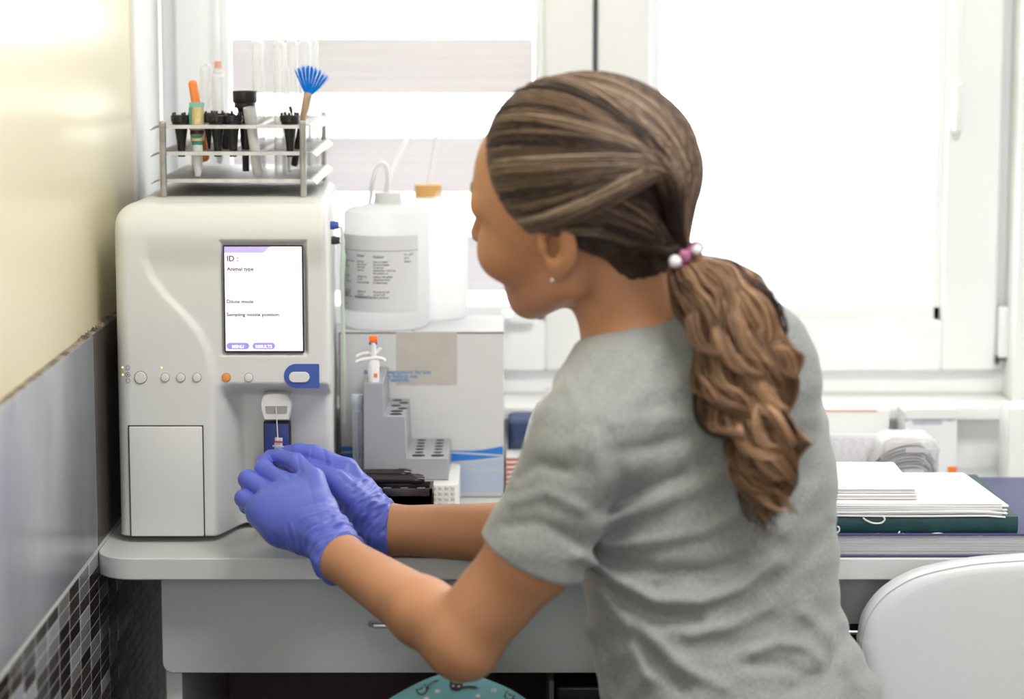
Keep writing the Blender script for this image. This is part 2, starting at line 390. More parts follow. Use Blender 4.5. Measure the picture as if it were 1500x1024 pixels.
# ---------------------------------------------------------------- blood analyser
YA = 2.70
M_an = mat('warm_white_abs', (.70, .71, .695), .42, bump=.03, bscale=900)
M_an2 = mat('warm_white_case', (.66, .66, .65), .48, bump=.03, bscale=900)
M_dark = mat('dark_gap', (.03, .028, .03), .6)
M_blue = mat('blue_emblem', (.045, .10, .40), .35)
an = thing('blood_analyzer', 'white benchtop blood analyser with lit screen on the left of the desk', 'analyser', (W(325, 780, 2.85).x, 2.85, DZ))
A = lambda px, py, Y=YA: W(px, py, Y)
axl = A(167.5, 450).x; axr = A(478.5, 400).x; azb = A(300, 786).z; azt = A(300, 297, 2.735).z
nx, nz = 190, 300
S = [(204, 330), (205, 380), (214, 405), (234, 432), (262, 460), (284, 485), (299, 515), (306, 550), (309, 600), (312, 790)]
Sp = np.array([(A(px, py).x, A(px, py).z) for px, py in S])[::-1]
U, V = np.meshgrid(np.linspace(0, 1, nx), np.linspace(0, 1, nz))
# denser rows near the edges
def ease(t, k=.55): return t+k*np.sin(2*np.pi*t)/(-2*np.pi)
U = ease(U); V = ease(V)
Z = azb+V*(azt-azb); R = .022; R2 = .010
dz = np.clip(Z-(azt-R), 0, R); xlz = axl+R-np.sqrt(R*R-dz*dz)
dz2 = np.clip(Z-(azt-R2), 0, R2); xrz = axr-R2+np.sqrt(R2*R2-dz2*dz2)
X = xlz+U*(xrz-xlz)
sx = np.interp(Z, Sp[:, 1], Sp[:, 0])
pxm = YA/FPX
step = sstep(0, .0105, X-sx)*.0055*sstep(A(300, 345).z, A(300, 400).z, Z)
zr0 = A(400, 561).z; zr1 = A(400, 590).z; zbm = A(400, 780).z
depth = (.040+.028*np.clip((zr1-Z)/(zr1-zbm), 0, 1))*(1-sstep(zr1, zr0, Z))
rx = sx+.002
rec = sstep(0, .030, X-rx)*depth
def roundoff(t, r): t = np.clip(t, 0, r); return r-np.sqrt(np.maximum(r*r-(r-t)**2, 0))
rnd = roundoff(azt-Z, .036)+roundoff(X-xlz, .016)+roundoff(xrz-X, .008)+roundoff(Z-azb, .003)
sc0 = A(320, 351); sc1 = A(452, 522); si0 = A(326, 358); si1 = A(446, 517)
def ramp(v, a, b): return np.clip((v-a)/(b-a), 0, 1)
scr = np.minimum(np.minimum(ramp(X, sc0.x, si0.x), ramp(-X, -sc1.x, -si1.x)), np.minimum(ramp(-Z, -sc0.z, -si0.z), ramp(Z, sc1.z, si1.z)))*.006
Yf = np.minimum(YA+step+rec+rnd+scr, YA+.075)
YS = 2.742
verts = np.stack([X, Yf, Z], -1).reshape(-1, 3)
idx = np.arange(nx*nz).reshape(nz, nx)
F = np.stack([idx[:-1, :-1], idx[:-1, 1:], idx[1:, 1:], idx[1:, :-1]], -1).reshape(-1, 4)
rim = np.concatenate([idx[0, :], idx[1:, -1], idx[-1, ::-1][1:], idx[::-1, 0][1:-1]])
ysz = lambda z: YS+.040*sstep(azb+.20, azb+.17, z)
rb = verts[rim].copy(); rb[:, 1] = np.maximum(rb[:, 1]+.001, ysz(rb[:, 2]))
k = len(rim); base = len(verts); ring = np.arange(k)
F2 = np.stack([rim, base+ring, base+(ring+1) % k, np.roll(rim, -1)], -1)
fas = npmesh('front_fascia', np.concatenate([verts, rb]), np.concatenate([F, F2]), M_an, an)
es = fas.modifiers.new('split', 'EDGE_SPLIT'); es.split_angle = math.radians(60)
# rear case
def outline(xa, xb, za, zb, r1, r2, n=8):
    p = [(xa, za), (xb, za)]
    p += [(xb-r2+r2*math.cos(t), zb-r2+r2*math.sin(t)) for t in [math.pi/2*i/n for i in range(n+1)]]
    p += [(xa+r1-r1*math.cos(t), zb-r1+r1*math.sin(t)) for t in [math.pi/2*i/n for i in range(n, -1, -1)]]
    return p
YE = 3.10
mb = MB(); e = .0009
oc = outline(axl+e, axr-e, azb+.0005, azt-e, R, R2)
oc = oc[:2]+[(axr-e, azb+.0005+(azt-R2-azb)*k_/40) for k_ in range(1, 40)]+oc[2:]+[(axl+e, azb+(azt-R-azb)*(1-k_/40)) for k_ in range(1, 40)]
tap = lambda q, y_: [((p[0]-.0175*(y_-YS)/(YE-YS)*max(0, (p[0]-axl)/(axr-axl)-.5)*2, y_, p[1])) for p in q]; shr = lambda q, k_: [(axl+(p[0]-axl)*(1-2*k_/(axr-axl))+k_, p[1]-(k_ if p[1] > azb+.1 else 0)) for p in q]
ring_ = lambda q, y_: [(p[0], y_, p[1]) for p in q]
fr_ = lambda q, d_: [(p[0], float(ysz(p[1]))+d_, p[1]) for p in q]
mb.loft([fr_(shr(oc, .001), .0005), fr_(oc, .002), tap(oc, YE-.008), tap(shr(oc, .008), YE)], cap=False)
nn_ = len(oc); mb.add(tap(shr(oc, .008), YE), [tuple(range(nn_))])
mb.build('rear_case', M_an2, an)
for fx in (axl+.03, axr-.03):
    for fy in (YA+.085, YE-.03): MB().lathe([(.010, 0), (.011, .002), (.011, azb+.0045-DZ)], (fx, fy, DZ), 16).build('foot', M_dark, an)
# front hatch
d0 = A(190.5, 624.5); d1 = A(298, 785)
x0 = (A(191, 624).x+A(192, 785).x)/2-.0005; x1 = (A(297.5, 624).x+A(298, 785).x)/2
MB().box((x0-.0012, YA-.0012, azb+.0005), (x1+.0012, YA+.002, d0.z+.0012), .0002).build('hatch_gap', M_dark, an)
MB().box((x0, YA-.003, azb+.0008), (x1, YA+.002, d0.z), .0014).build('hatch', M_an, an)
# screen
b0 = A(326.5, 359, YA+.004); b1 = A(445.5, 516.5, YA+.004)
MB().box((b0.x, YA+.0035, b1.z), (b1.x, YA+.011, b0.z), .0006).build('screen_frame', mat('dark_screen_rim', (.035, .02, .04), .4), an)
s0 = A(328.5, 361.5, YA+.003); s1 = A(443.5, 514, YA+.003)
M_scr = mat('screen_white', (.9, .9, .95), .3, emit=.62, ecol=(.98, .98, 1)); M_scrl = mat('screen_lavender', (.40, .33, .72), .3, emit=.42, ecol=(.60, .52, .95)); M_sct = mat('screen_text', (.10, .02, .14), .4, emit=.05)
M_scb = mat('screen_button', (.28, .22, .62), .3, emit=.35, ecol=(.45,.38,.85)); M_scw = mat('screen_line', (.7, .68, .8), .3, emit=.4)
scn = MB().box((s0.x, YA+.0028, s1.z), (s1.x, YA+.0034, s0.z)).build('display', M_scr, an)
P = lambda px, py: W(px, py, YA+.0026)
q = [P(328.5, 361.5), P(396, 361.5), P(393, 363), P(389, 368), P(385, 370.5), P(328.5, 370.5)]
MB().prism([(p.x, p.z) for p in q], YA+.0024, YA+.0029).build('title_tab', M_scrl, scn)
mb = MB()
for yy in (386, 435, 450, 470): a = P(331, yy); b = P(440, yy+.7); mb.box((a.x, YA+.0025, b.z), (b.x, YA+.0029, a.z))
mb.build('divider_line', M_scw, scn)
for xx, wd_, t in ((332, 33, 'MENU'), (370, 33, 'RESULTS')):
    a = P(xx, 511.5); b = P(xx+wd_, 502); bt = MB().prism(rrect(a.x, a.z, b.x, b.z, (b.z-a.z)*.48), YA+.0022, YA+.0029).build('screen_button', M_scb, scn)
    a2 = P(xx+1.5, 509.5); b2 = P(xx+wd_-1.5, 503); 
    text(t, 'button_text', M_scr, .0048, P(xx+wd_/2, 509.8)+Vector((0, -.0007, 0)), bt, align='CENTER')
for it_ in [('ID :', .0088, P(332, 382.5)+Vector((0, -.0004, 0)), 1.0), ('Animal type', .0058, P(332.5, 396.5)+Vector((0, -.0004, 0)), 1.05), ('Dilute mode', .0056, P(332, 444)+Vector((0, -.0004, 0)), 1.05), ('Sampling nozzle position', .0056, P(332, 463)+Vector((0, -.0004, 0)), 1.05)]: join_text([it_], 'display_text', M_sct, scn)
# round buttons
def dirn(px, py): return A(px, py)
M_rimg = mat('button_shadow_gap', (.12, .115, .11), .6); M_btn = mat('button_plastic', (.72, .72, .70), .35); M_org = mat('orange_button', (.85, .30, .05), .35); M_led = mat('yellow_indicator', (.85, .80, .12), .3, emit=.9)
RX90 = Matrix.Rotation(math.pi/2, 4, 'X')
def yat(px, py):
    p = A(px, py); i = int(np.argmin(np.abs(Z[:, 0]-p.z))); j = int(np.argmin(np.abs(X[i]-p.x))); return float(Yf[i, j])
def button(px, py, rpx, m, label=None):
    y = yat(px, py); p = W(px, py, y); r_ = rpx*M1(YA)
    T = Matrix.Translation((p.x, y, p.z)) @ RX90
    g = MB().lathe([(r_*1.08, -.001), (r_*1.08, .0004), (r_*1.0, .0004), (r_*1.0, -.001)], (0, 0, 0), 28, T).build('button_rim', M_rimg)
    b = MB().lathe([(r_, -.001), (r_, .0012), (r_*.9, .0019), (r_*.5, .0022), (.00001, .0022)], (0, 0, 0), 28, T).build('button', m, an)
    adopt(g, b)
    if label: lab(b, label)
for q in ((206, 553, 9), (242, 553, 6.3), (265, 553, 6.3), (288.5, 553, 6.3), (364.5, 553, 6.3)): button(*q, M_btn)
button(331.5, 553, 6.3, M_org, 'orange push button')
for px, py in ((179.5, 538.3), (180, 549), (236.8, 538.6)):
    y = yat(px, py); p = W(px, py, y); T = Matrix.Translation((p.x, y, p.z)) @ RX90
    MB().lathe([(.0011, -.001), (.0011, .0005), (.0006, .001)], (0, 0, 0), 12, T).build('indicator_light', M_led, an)
def ringsym(px, py, r_, gap=0, dot=0, bar=0):
    y = yat(px, py)-.0003; p = W(px, py, y); mb = MB()
    pts = [Vector((p.x+r_*math.sin(t), y, p.z+r_*math.cos(t))) for t in [gap+(2*math.pi-2*gap)*i/20 for i in range(21)]]
    mb.tube(pts, .00022, 5)
    if dot: mb.lathe([(.0007, 0), (.0007, .0004)], (0, 0, 0), 8, Matrix.Translation((p.x, y+.0002, p.z)) @ RX90)
    if bar: mb.tube([Vector((p.x, y, p.z+.0004)), Vector((p.x, y, p.z+r_*1.25))], .00022, 5)
    mb.build('panel_symbol', M_dark, an)
ringsym(187.3, 538.6, .0023, .5, 0, 1); ringsym(187.3, 549, .0024, 0, 1); ringsym(187.6, 557.8, .0023, .25, 0, 0)
# blue D shaped badge with oval key
a = A(415.5, 569.5); b = A(467, 534)
cz = (a.z+b.z)/2; h = (b.z-a.z)/2; h2 = h*.93
poly = [(b.x-.001, a.z), (b.x, a.z+.001), (b.x, b.z-.001), (b.x-.001, b.z)]+[(a.x+h-h*math.sin(t), cz+h*math.cos(t)) for t in [math.pi*i/20 for i in range(21)]]
yb = YA+.0055
bd = MB().prism(poly, yb-.0012, yb+.014).build('badge', M_blue, an, bevel=.0003)
a = A(423, 561); b = A(453, 545.5); MB().prism(rrect(a.x, a.z, b.x, b.z, (b.z-a.z)*.49, 10), yb-.0035, yb+.002).build('start_key', M_btn, bd, bevel=.0008)
# probe housing in the recess
yr = YA+.055
hx0 = A(381.5, 590, YA+.02).x; hx1 = A(427, 590, YA+.02).x; G = lambda px, py: W(px, py, YA+.018)
rings = []
def hsec(yy, sc_):
    pts = [(383, 604), (381.5, 598), (381.5, 588), (384.5, 580), (391, 576.5), (404, 575.5), (418, 576.5), (424, 580), (427, 588), (427, 598), (425.5, 604), (423, 615.5), (386.5, 615.5)]
    c_ = G(404, 596); return [Vector((c_.x+(G(*p).x-c_.x)*sc_, yy, c_.z+(G(*p).z-c_.z)*sc_)) for p in pts]
mb = MB(); mb.loft([hsec(YA+.075, 1.04), hsec(YA+.022, 1.0), hsec(YA+.018, .97), hsec(YA+.0165, .92)]); ho = mb.build('probe_housing', M_an, an)
p0 = G(389.5, 605.5); p1 = G(420.5, 594.5)
poly = [(p0.x+.001, p0.z), (p0.x, p0.z+.002), (p0.x-.0005, p1.z), (p1.x+.0005, p1.z), (p1.x, p0.z+.002), (p1.x-.001, p0.z)]
MB().prism(poly, YA+.0160, YA+.0175).build('probe_slot', mat('slot_shade', (.33, .325, .33), .6), ho)
a = W(386.5, 617, YA+.046); b = W(426.5, 700, YA+.046)
MB().box((a.x, YA+.040, b.z), (b.x, YA+.075, a.z), .0008).build('guide_rim', M_dark, an)
MB().box((a.x+.0014, YA+.0385, b.z+.001), (b.x-.0014, YA+.070, a.z-.0014), .0006).build('blue_guide', mat('blue_guide_plastic', (.03, .055, .27), .4), an)
p0 = W(404.5, 597, YA+.012); p1 = W(407.5, 652, YA-.012)
MB().tube([p0+Vector((0, .012, .003)), p0, p1], .0006, 8).build('sampling_needle', M_steel, ho)
# right side: fluid lines and connectors
for (py, dy, z1) in ((330, 2.83, 380), (352, 2.87, 430)):
    p = Vector((axr-.001-.0175*(dy-YS)/(YE-YS), dy, W(490, py, dy).z))
    mb = MB(); mb.tube([p, p+Vector((.006, 0, 0)), p+Vector((.013, .0, -.003)), p+Vector((.015, 0, -.02)), p+Vector((.012, .01, -.05)), p+Vector((.011, .03, -.10)), p+Vector((.012, .05, -.2)), p+Vector((.012, .05, -.24))], .0021, 8)
    mb.build('fluid_line', mat('clear_green_line', (.62, .72, .60), .3), an)
    MB().lathe([(.0045, -.002), (.005, .004), (.004, .010)], (0, 0, 0), 12, Matrix.Translation(p) @ Matrix.Rotation(math.pi/2, 4, 'Y')).build('connector', M_blue if py == 330 else M_dark, an)
# ---------------------------------------------------------------- test tube rack on the analyser and what it holds
M_alu = mat('worn_aluminium', (.56, .55, .53), .42, metal=.75, var=.25, vscale=60, bump=.05, bscale=400)
M_blk = mat('black_plastic', (.012, .011, .012), .35)
M_glass = glassy('clear_glass', (.93, .95, .96), .17, .04)
M_cl = glassy('clear_plastic', (.90, .92, .92), .22, .12)
RZ = azt
rk = thing('test_tube_rack', 'three-tier perforated aluminium test tube rack standing on the analyser', 'rack', (W(345, 260, 2.95).x, 2.96, RZ))
CX0 = W(266, 222, 2.848).x; CS = 26.5*2.848/FPX; RY0 = 2.848; RS = .0225; NC, NR = 7, 11
ZP = [W(750, 262, 2.83).z, W(750, 222, 2.83).z, W(750, 183, 2.83).z]
def hole(c, j): return (CX0+CS*c, RY0+RS*j)
def plate(z, holes, name):
    th = .0012; mb = MB(); n = 12
    xs = [CX0-CS*.5+CS*i for i in range(NC+1)]; ys = [RY0-RS*.5+RS*j for j in range(NR+1)]
    xa = W(244, 222, 2.84).x-.004; xb = W(443, 222, 2.84).x+.004
    if holes:
        for i in range(NC):
            for j in range(NR):
                cx, cy = hole(i, j); r = .0082; sq = []; ci = []
                for k in range(n):
                    t = 2*math.pi*k/n+math.pi/4; c, s_ = math.cos(t), math.sin(t); q = max(abs(c), abs(s_))
                    sq.append((cx+c/q*CS/2, cy+s_/q*RS/2)); ci.append((cx+r*c, cy+r*s_))
                mb.loft([[(a, b, z) for a, b in sq], [(a, b, z) for a, b in ci], [(a, b, z-th) for a, b in ci], [(a, b, z-th) for a, b in sq]], cap=False)
        mb.box((xa, ys[0]-.008, z-th), (xs[0], ys[-1], z)); mb.box((xs[-1], ys[0]-.008, z-th), (xb, ys[-1], z))
        mb.box((xs[0], ys[0]-.008, z-th), (xs[-1], ys[0], z)); y0, y1 = ys[0]-.008, ys[-1]
    else:
        y0, y1 = ys[0]-.008, ys[-1]; mb.box((xa, y0, z-th), (xb, y1, z))
    # turned-down edges, sprung and a little bent
    for x, sg in ((xa, -1), (xb, 1)):
        rings = []
        for k, (dx, dz) in enumerate(((0, 0), (.004, .0004), (.009, -.0016), (.013, -.0052))):
            rings.append([(x+sg*dx, y0, z+dz), (x+sg*dx, y1, z+dz), (x+sg*dx, y1, z+dz-th), (x+sg*dx, y0, z+dz-th)])
        mb.loft(rings)
    mb.box((xa, y0-.001, z-.0042), (xb, y0, z)); mb.box((xa, y1, z-.0042), (xb, y1+.001, z))
    return mb.build(name, M_alu, rk), (xa, xb, y0, y1)
pl, ext = plate(ZP[2], True, 'top_shelf'); plate(ZP[1], True, 'middle_shelf'); plate(ZP[0], False, 'bottom_shelf')
for (x, y) in ((ext[0]+.002, ext[2]-.0035), (ext[1]-.002, ext[2]-.0035), (ext[0]+.004, ext[3]+.0035), (ext[1]+.002, ext[3]+.0035)):
    MB().lathe([(.0030, 0), (.0038, .0015), (.0038, ZP[2]-RZ+.0012), (.0042, ZP[2]-RZ+.0018), (.0040, ZP[2]-RZ+.004), (.0018, ZP[2]-RZ+.0052)], (x, y, RZ), 18).build('rack_post', M_alu, rk)
ZT_ = ZP[2]
def specula(c, j, label, flip=1, dx=0):
    x, y = hole(c, j); x += dx
    mb = MB(); mb.lathe([(.0042, -.0375), (.0044, -.030), (.0056, -.018), (.0076, -.004), (.0079, 0), (.0104, .0004), (.0108, .003), (.0116, .0036), (.0118, .010), (.0104, .0104), (.0100, .006), (.006, .004)], (x, y, ZT_), 28)
    for k in range(5): t = 2*math.pi*k/5+c; mb.box((x+.0098*math.cos(t)-.0014, y+.0098*math.sin(t)-.0014, ZT_+.0095), (x+.0098*math.cos(t)+.0014, y+.0098*math.sin(t)+.0014, ZT_+.0135), .0004)
    o = mb.build('ear_speculum', M_blk); tag(o, label, 'ear speculum', 'black ear specula in the tube rack')
specula(0, 0, 'black ear speculum at the left front corner of the tube rack')
specula(2, 0, 'black ear speculum at the front of the rack, second from the left in its row')
specula(3, 0, 'black ear speculum directly left of the clear microtube with grey cap', dx=-.003)
specula(6, 0, 'black ear speculum at the right front corner of the rack below the blue brush')
specula(1, 2, 'black ear speculum behind the gold and green ointment tube', dx=.003)
specula(2, 2, 'black ear speculum in the middle of the rack behind the front row', dx=.004)
def tilted(x, y, z, dx, dy, L): # frame whose +z runs along the tilted axis
    d = Vector((dx, dy, 1)).normalized(); return Matrix.Translation((x, y, z)) @ d.to_track_quat('Z', 'Y').to_matrix().to_4x4()
# ointment tube
ot = thing('ointment_tube', 'gold and green foil ointment tube standing cap down at the front of the rack', 'tube', (W(289, 240, 2.845).x, 2.845, ZP[0]))
def fl(w, d, z, x=0, n=20): return [Vector((x+w*math.copysign(abs(math.cos(t))**.8, math.cos(t)), d*math.copysign(abs(math.sin(t))**.8, math.sin(t)), z)) for t in [2*math.pi*i/n for i in range(n)]]
zz = lambda py: W(289, py, 2.845).z; xo = W(289, 200, 2.845).x
T = Matrix.Translation((xo, 2.845, 0))
def loftT(rings): return MB().loft([[T @ p for p in r] for r in rings])
mg = mat('foil_gold', (.52, .42, .20), .3, metal=.35, bump=.5, bscale=120); mt = mat('foil_teal', (.05, .28, .20), .35, bump=.4, bscale=120)
loftT([fl(.0079, .0072, zz(206)), fl(.0083, .006, zz(192)), fl(.0083, .0035, zz(170)), fl(.0083, .0016, zz(156))]).build('tube_body', mg, ot)
loftT([fl(.0086, .0019, zz(157)), fl(.0088, .0017, zz(150))]).build('crimp_end', mat('pale_teal_foil', (.20, .48, .42), .4), ot)
mb = MB(); mb.box((xo-.0088, 2.8405, zz(190)), (xo-.0060, 2.8495, zz(157)), .0006); mb.build('side_stripe', mt, ot)
loftT([fl(.0083, .0076, zz(196)), fl(.0083, .0068, zz(190.5))]).build('black_band', M_blk, ot); loftT([fl(.0084, .0078, zz(197)), fl(.0084, .0077, zz(195.8))]).build('red_line', mat('red_print', (.6, .04, .03), .4), ot)
loftT([fl(.0050, .0050, zz(213)), fl(.0062, .0060, zz(210)), fl(.0080, .0076, zz(197))]).build('tube_shoulder', mt, ot)
M_wp = mat('white_plastic', (.82, .83, .83), .35); M_milky = glassy('milky_plastic', (.88, .90, .90), .72, .3)
MB().lathe([(.0020, zz(259)-0), (.0033, zz(258)), (.0056, zz(240)), (.0060, zz(222)), (.0060, zz(213)), (.0054, zz(212))], (xo, 2.845, 0), 20).build('nozzle_cap', M_milky, ot)
# orange stick
def capsule(p0, p1, rx, ry, name, m, label, cat, flat=0):
    d = (p1-p0); L = d.length; Mx = Matrix.Translation(p0) @ d.to_track_quat('Z', 'Y').to_matrix().to_4x4()
    rings = []
    for k in range(13):
        t = k/12; 
        if k < 3: f = math.sqrt(1-(1-[.1, .45, .8][k])**2); z = rx*[.1, .45, .8][k]
        elif k > 9: f = math.sqrt(1-(1-[.8, .45, .1][k-10])**2); z = L-rx*[.8, .45, .1][k-10]
        else: f = 1; z = rx+(L-2*rx)*(k-3)/6
        rings.append([Mx @ Vector((rx*f*math.cos(a), ry*f*math.sin(a), z)) for a in [2*math.pi*i/16 for i in range(16)]])
    o = MB().loft(rings).build(name, m); tag(o, label, cat); return o
capsule(W(301, 237, 2.872), W(281.5, 117, 2.868), .0045, .0054, 'spatula', mat('orange_plastic', (.90, .27, .07), .35), 'flat orange plastic stick leaning in the back left of the rack', 'stick')
# big black otoscope head
oh = thing('otoscope_head', 'large black round otoscope head rising above the rack beside the test tubes', 'otoscope', (W(359, 240, 2.872).x, 2.872, ZP[0]))
x, y = W(359.5, 200, 2.872).x, 2.872; zq = lambda py: W(359, py, 2.872).z
MB().lathe([(.0118, zq(158)), (.0122, zq(156)), (.0122, zq(151)), (.0137, zq(149.5)), (.0142, zq(148)), (.0142, zq(134)), (.0135, zq(133)), (.0118, zq(133)), (.0112, zq(137))], (x, y, 0), 36).build('head', M_blk, oh)
MB().lathe([(.0070, zq(182)), (.0078, zq(168)), (.0095, zq(158.5))], (x, y, 0), 24).build('neck', M_blk, oh)
MB().lathe([(.0036, zq(251)), (.0040, zq(249)), (.0042, zq(222)), (.0060, zq(205)), (.0068, zq(182.5))], (x, y, 0), 20).build('handle', M_blk, oh)
# tilted microtube with grey cap
p0 = W(378, 258, 2.853); p1 = W(365.5, 157.5, 2.838); d = p1-p0; L = d.length
mt_ = thing('microtube', 'tilted clear microtube with a wide grey cap hooked over the rack front', 'tube', p0)
Mx = Matrix.Translation(p0) @ d.to_track_quat('Z', 'Y').to_matrix().to_4x4()
MB().lathe([(.001, 0), (.004, .0012), (.0056, .004), (.006, .008), (.0058, L*.30), (.0062, L*.72), (.0062, L*.76), (.0052, L*.76), (.005, .008), (.002, .002)], (0, 0, 0), 24, Mx).build('tube_body', M_milky, mt_)
MB().lathe([(.0068, L*.745), (.0074, L*.77), (.0076, L*.97), (.0072, L), (.0058, L), (.0055, L*.90), (.001, L*.89)], (0, 0, 0), 24, Mx).build('cap', glassy('greyish_cap', (.62, .64, .64), .68, .3), mt_)
MB().lathe([(.0048, L*.895), (.0052, L*.93), (.0030, L*.965)], (0, 0, 0), 20, Mx).build('cap_insert', mat('grey_stopper', (.22, .23, .23), .5), mt_)
# upturned glass test tubes
def test_tube(px, y, ptop, pbot, rpx, label):
    a = W(px, ptop, y); z0 = W(px, pbot, y).z; h = a.z-z0; r = rpx*y/FPX; t = .0007
    prof = [(r, 0), (r, h-r)]+[(r*math.cos(q), h-r+r*math.sin(q)) for q in [.3, .6, .9, 1.2, 1.45]]+[(.0002, h)]
    inner = [(.0002, h-t)]+[((r-t)*math.cos(q), h-r+(r-t)*math.sin(q)) for q in [1.45, 1.2, .9, .6, .3]]+[(r-t, h-r), (r-t, 0), (r, 0)]
    o = MB().lathe(prof+inner, (a.x, y, z0), 28, cap=False).build('test_tube', M_glass); tag(o, label, 'test tube', 'upturned glass test tubes in the rack')
zb_ = lambda y: PX((0, y, ZP[0]+.0006))[1]
for px, j, top, rp, lb in ((377.5, 8, 57, 9.5, 'tall upturned glass test tube at the back above the black otoscope head'), (409.5, 1, 59, 9.7, 'tall upturned glass test tube nearest the camera in the rack'),
                       (428, 7, 57, 9.0, 'tall glass test tube behind the nearest one and left of the blue brush'), (446, 9, 57, 9.0, 'tall glass test tube at the back directly behind the blue brush'),
                       (458, 10, 57, 8.5, 'rearmost glass test tube at the right end of the rack'), (418, 4, 97, 6.0, 'shorter thin glass test tube behind the nearest tall one')):
    yy = RY0+RS*j; test_tube(px, yy, top, zb_(yy), rp, lb)
# tilted clear tube and capped sample tube at the back left
p0 = W(296, 238, 2.96); p1 = W(302, 93, 2.94)
capsule(p0, p1, .0068, .0068, 'test_tube', M_glass, 'slightly tilted clear tube behind the orange stick', 'test tube')
y_ = RY0+RS*5; x_ = W(321, 200, y_).x; zz2 = lambda py: W(321, py, y_).z
st = thing('sample_tube', 'clear sample tube with a small pink stopper at the back left of the rack', 'tube', (x_, y_, ZP[0]))
MB().lathe([(.001, zz2(240)), (.003, zz2(238)), (.0045, zz2(228)), (.0075, zz2(205)), (.0075, zz2(112)), (.0052, zz2(108)), (.0052, zz2(100)), (.0045, zz2(100))], (x_, y_, 0), 24).build('tube_body', glassy('hazy_plastic', (.9, .9, .9), .4, .2), st)
MB().lathe([(.0040, zz2(100)), (.0042, zz2(98)), (.0042, zz2(90)), (.0034, zz2(89))], (x_, y_, 0), 20).build('stopper', mat('pink_rubber', (.80, .42, .38), .5), st)
# fan brush
fb = thing('fan_brush', 'small wooden-handled brush with a blue nylon fan leaning in the right of the rack', 'brush', W(430, 243, 2.885))
b0 = W(431, 243, 2.885); b1 = W(441, 184, 2.880); b2 = W(446.5, 160, 2.878); b3 = W(451, 139, 2.877)
MB().tube([b0, b0+(b1-b0)*.05, b1], [.0032, .0043, .0040], 14).build('handle_tip', M_blk, fb)
MB().tube([b1, b2, b2+(b3-b2)*.5, b3, b3+(b3-b2)*.18], [.0034, .0042, .0046, .0052, .0034], 14).build('handle', mat('varnished_wood', (.52, .36, .24), .45, var=.2, vscale=200, stretch=(1, 1, .1)), fb)
mb = MB(); c = b3+Vector((0, .0, -.002)); rr = random.Random(3)
for k in range(480):
    a = rr.triangular(-30, 48, 4) if rr.random() < .5 else rr.uniform(-28, 50); a = math.radians(a); L_ = (.030+.007*rr.random())*(1-.10*abs(a)); dy = rr.uniform(-.004, .004)
    clump = round(math.degrees(a)/9)*9; a2 = math.radians(.25*clump+.75*math.degrees(a)); p = c+Vector((math.sin(a2)*.003, 0, 0))
    e_ = c+Vector((math.sin(a2)*L_, dy, math.cos(a2)*L_)); m_ = (p+e_)/2+Vector((math.sin(a2)*.001, 0, 0)); mb.tube([p, m_, e_], [.00038, .00032, .00014], 3)
mb.build('bristles', mat('blue_nylon', (.006, .30, .90), .4), fb)['kind'] = 'stuff'
p0 = W(430, 178, 2.849); p1 = W(425.5, 157, 2.845)
o = MB().tube([p0, p0+(p1-p0)*.55, p0+(p1-p0)*.7, p1, p1+(p1-p0)*.06], [.0007, .0008, .0016, .0017, .0008], 10).build('applicator', mat('dark_green_plastic', (.02, .05, .03), .4)); tag(o, 'thin dark green applicator poking out of the right-hand black speculum', 'applicator')

# ---------------------------------------------------------------- cardboard box and what stands on it
YX = 2.955; bx0 = W(498.5, 600, YX).x; bx1 = W(738, 600, YX).x; bz1 = W(600, 485.5, YX).z; YXB = 3.112
M_card = mat('white_printed_card', (.60, .61, .62), .6, bump=.04, bscale=300, var=.05, vscale=12); M_edge = mat('brown_card_edge', (.13, .09, .06), .8)
cb = thing('cardboard_box', 'white cardboard box with blue wave print and beige tape beside the analyser', 'box', ((bx0+bx1)/2, 3.03, DZ))
MB().box((bx0, YX, DZ), (bx1, YXB, bz1-.002), .0015).build('carton', M_card, cb)
mb = MB(); xm = (bx0+bx1)/2
for a, b in ((bx0+.0005, xm-.012), (xm-.0105, bx1-.0005)): mb.box((a, YX+.0004, bz1-.0018), (b, YXB, bz1), .0004)
mb.build('top_flap', M_card, cb)
mb = MB(); mb.box((bx0-.0006, YX-.0003, bz1-.0026), (bx1+.0003, YX+.003, bz1-.0014)); mb.box((bx0-.0012, YX+.0006, DZ), (bx0, YX+.003, bz1-.002)); mb.box((bx0+.001, YX-.0002, DZ), (bx1-.001, YX+.003, DZ+.0012)); mb.build('card_edge', M_edge, cb)
Q = lambda px, py: W(px, py, YX-.0005)
a = Q(580.5, 564); b = Q(669.5, 487); mb = MB()
poly = [(a.x, b.z)]+[(b.x, b.z)]+[(b.x-(b.x-a.x)*k/24, a.z+random.uniform(-.0006, .0006)) for k in range(25)]
mb.prism(poly, YX-.0004, YX+.0001); mb.build('tape', mat('beige_tape', (.50, .47, .43), .35, var=.08, vscale=60), cb)
M_pr = mat('blue_print', (.02, .19, .62), .5); M_pr2 = mat('pale_blue_print', (.42, .50, .64), .55); M_txt = mat('blue_text_print', (.10, .28, .55), .5)
def wave(f0, f1, m, name, y):
    n = 40; xs = [bx0+.001+(bx1-.0015-bx0-.0005)*i/n for i in range(n+1)]; pxs = [PX((x_, YX, .8))[0] for x_ in xs]
    poly = [(x_, Q(600, f0(p)).z) for x_, p in zip(xs, pxs)]+[(x_, Q(600, f1(p)).z) for x_, p in zip(xs[::-1], pxs[::-1])]
    # quads strip
    v = []; 
    for i in range(n+1): v += [(poly[i][0], y, poly[i][1]), (poly[2*n+1-i][0], y, poly[2*n+1-i][1])]
    return MB().add(v, [(2*i, 2*i+1, 2*i+3, 2*i+2) for i in range(n)]).build(name, m, cb)
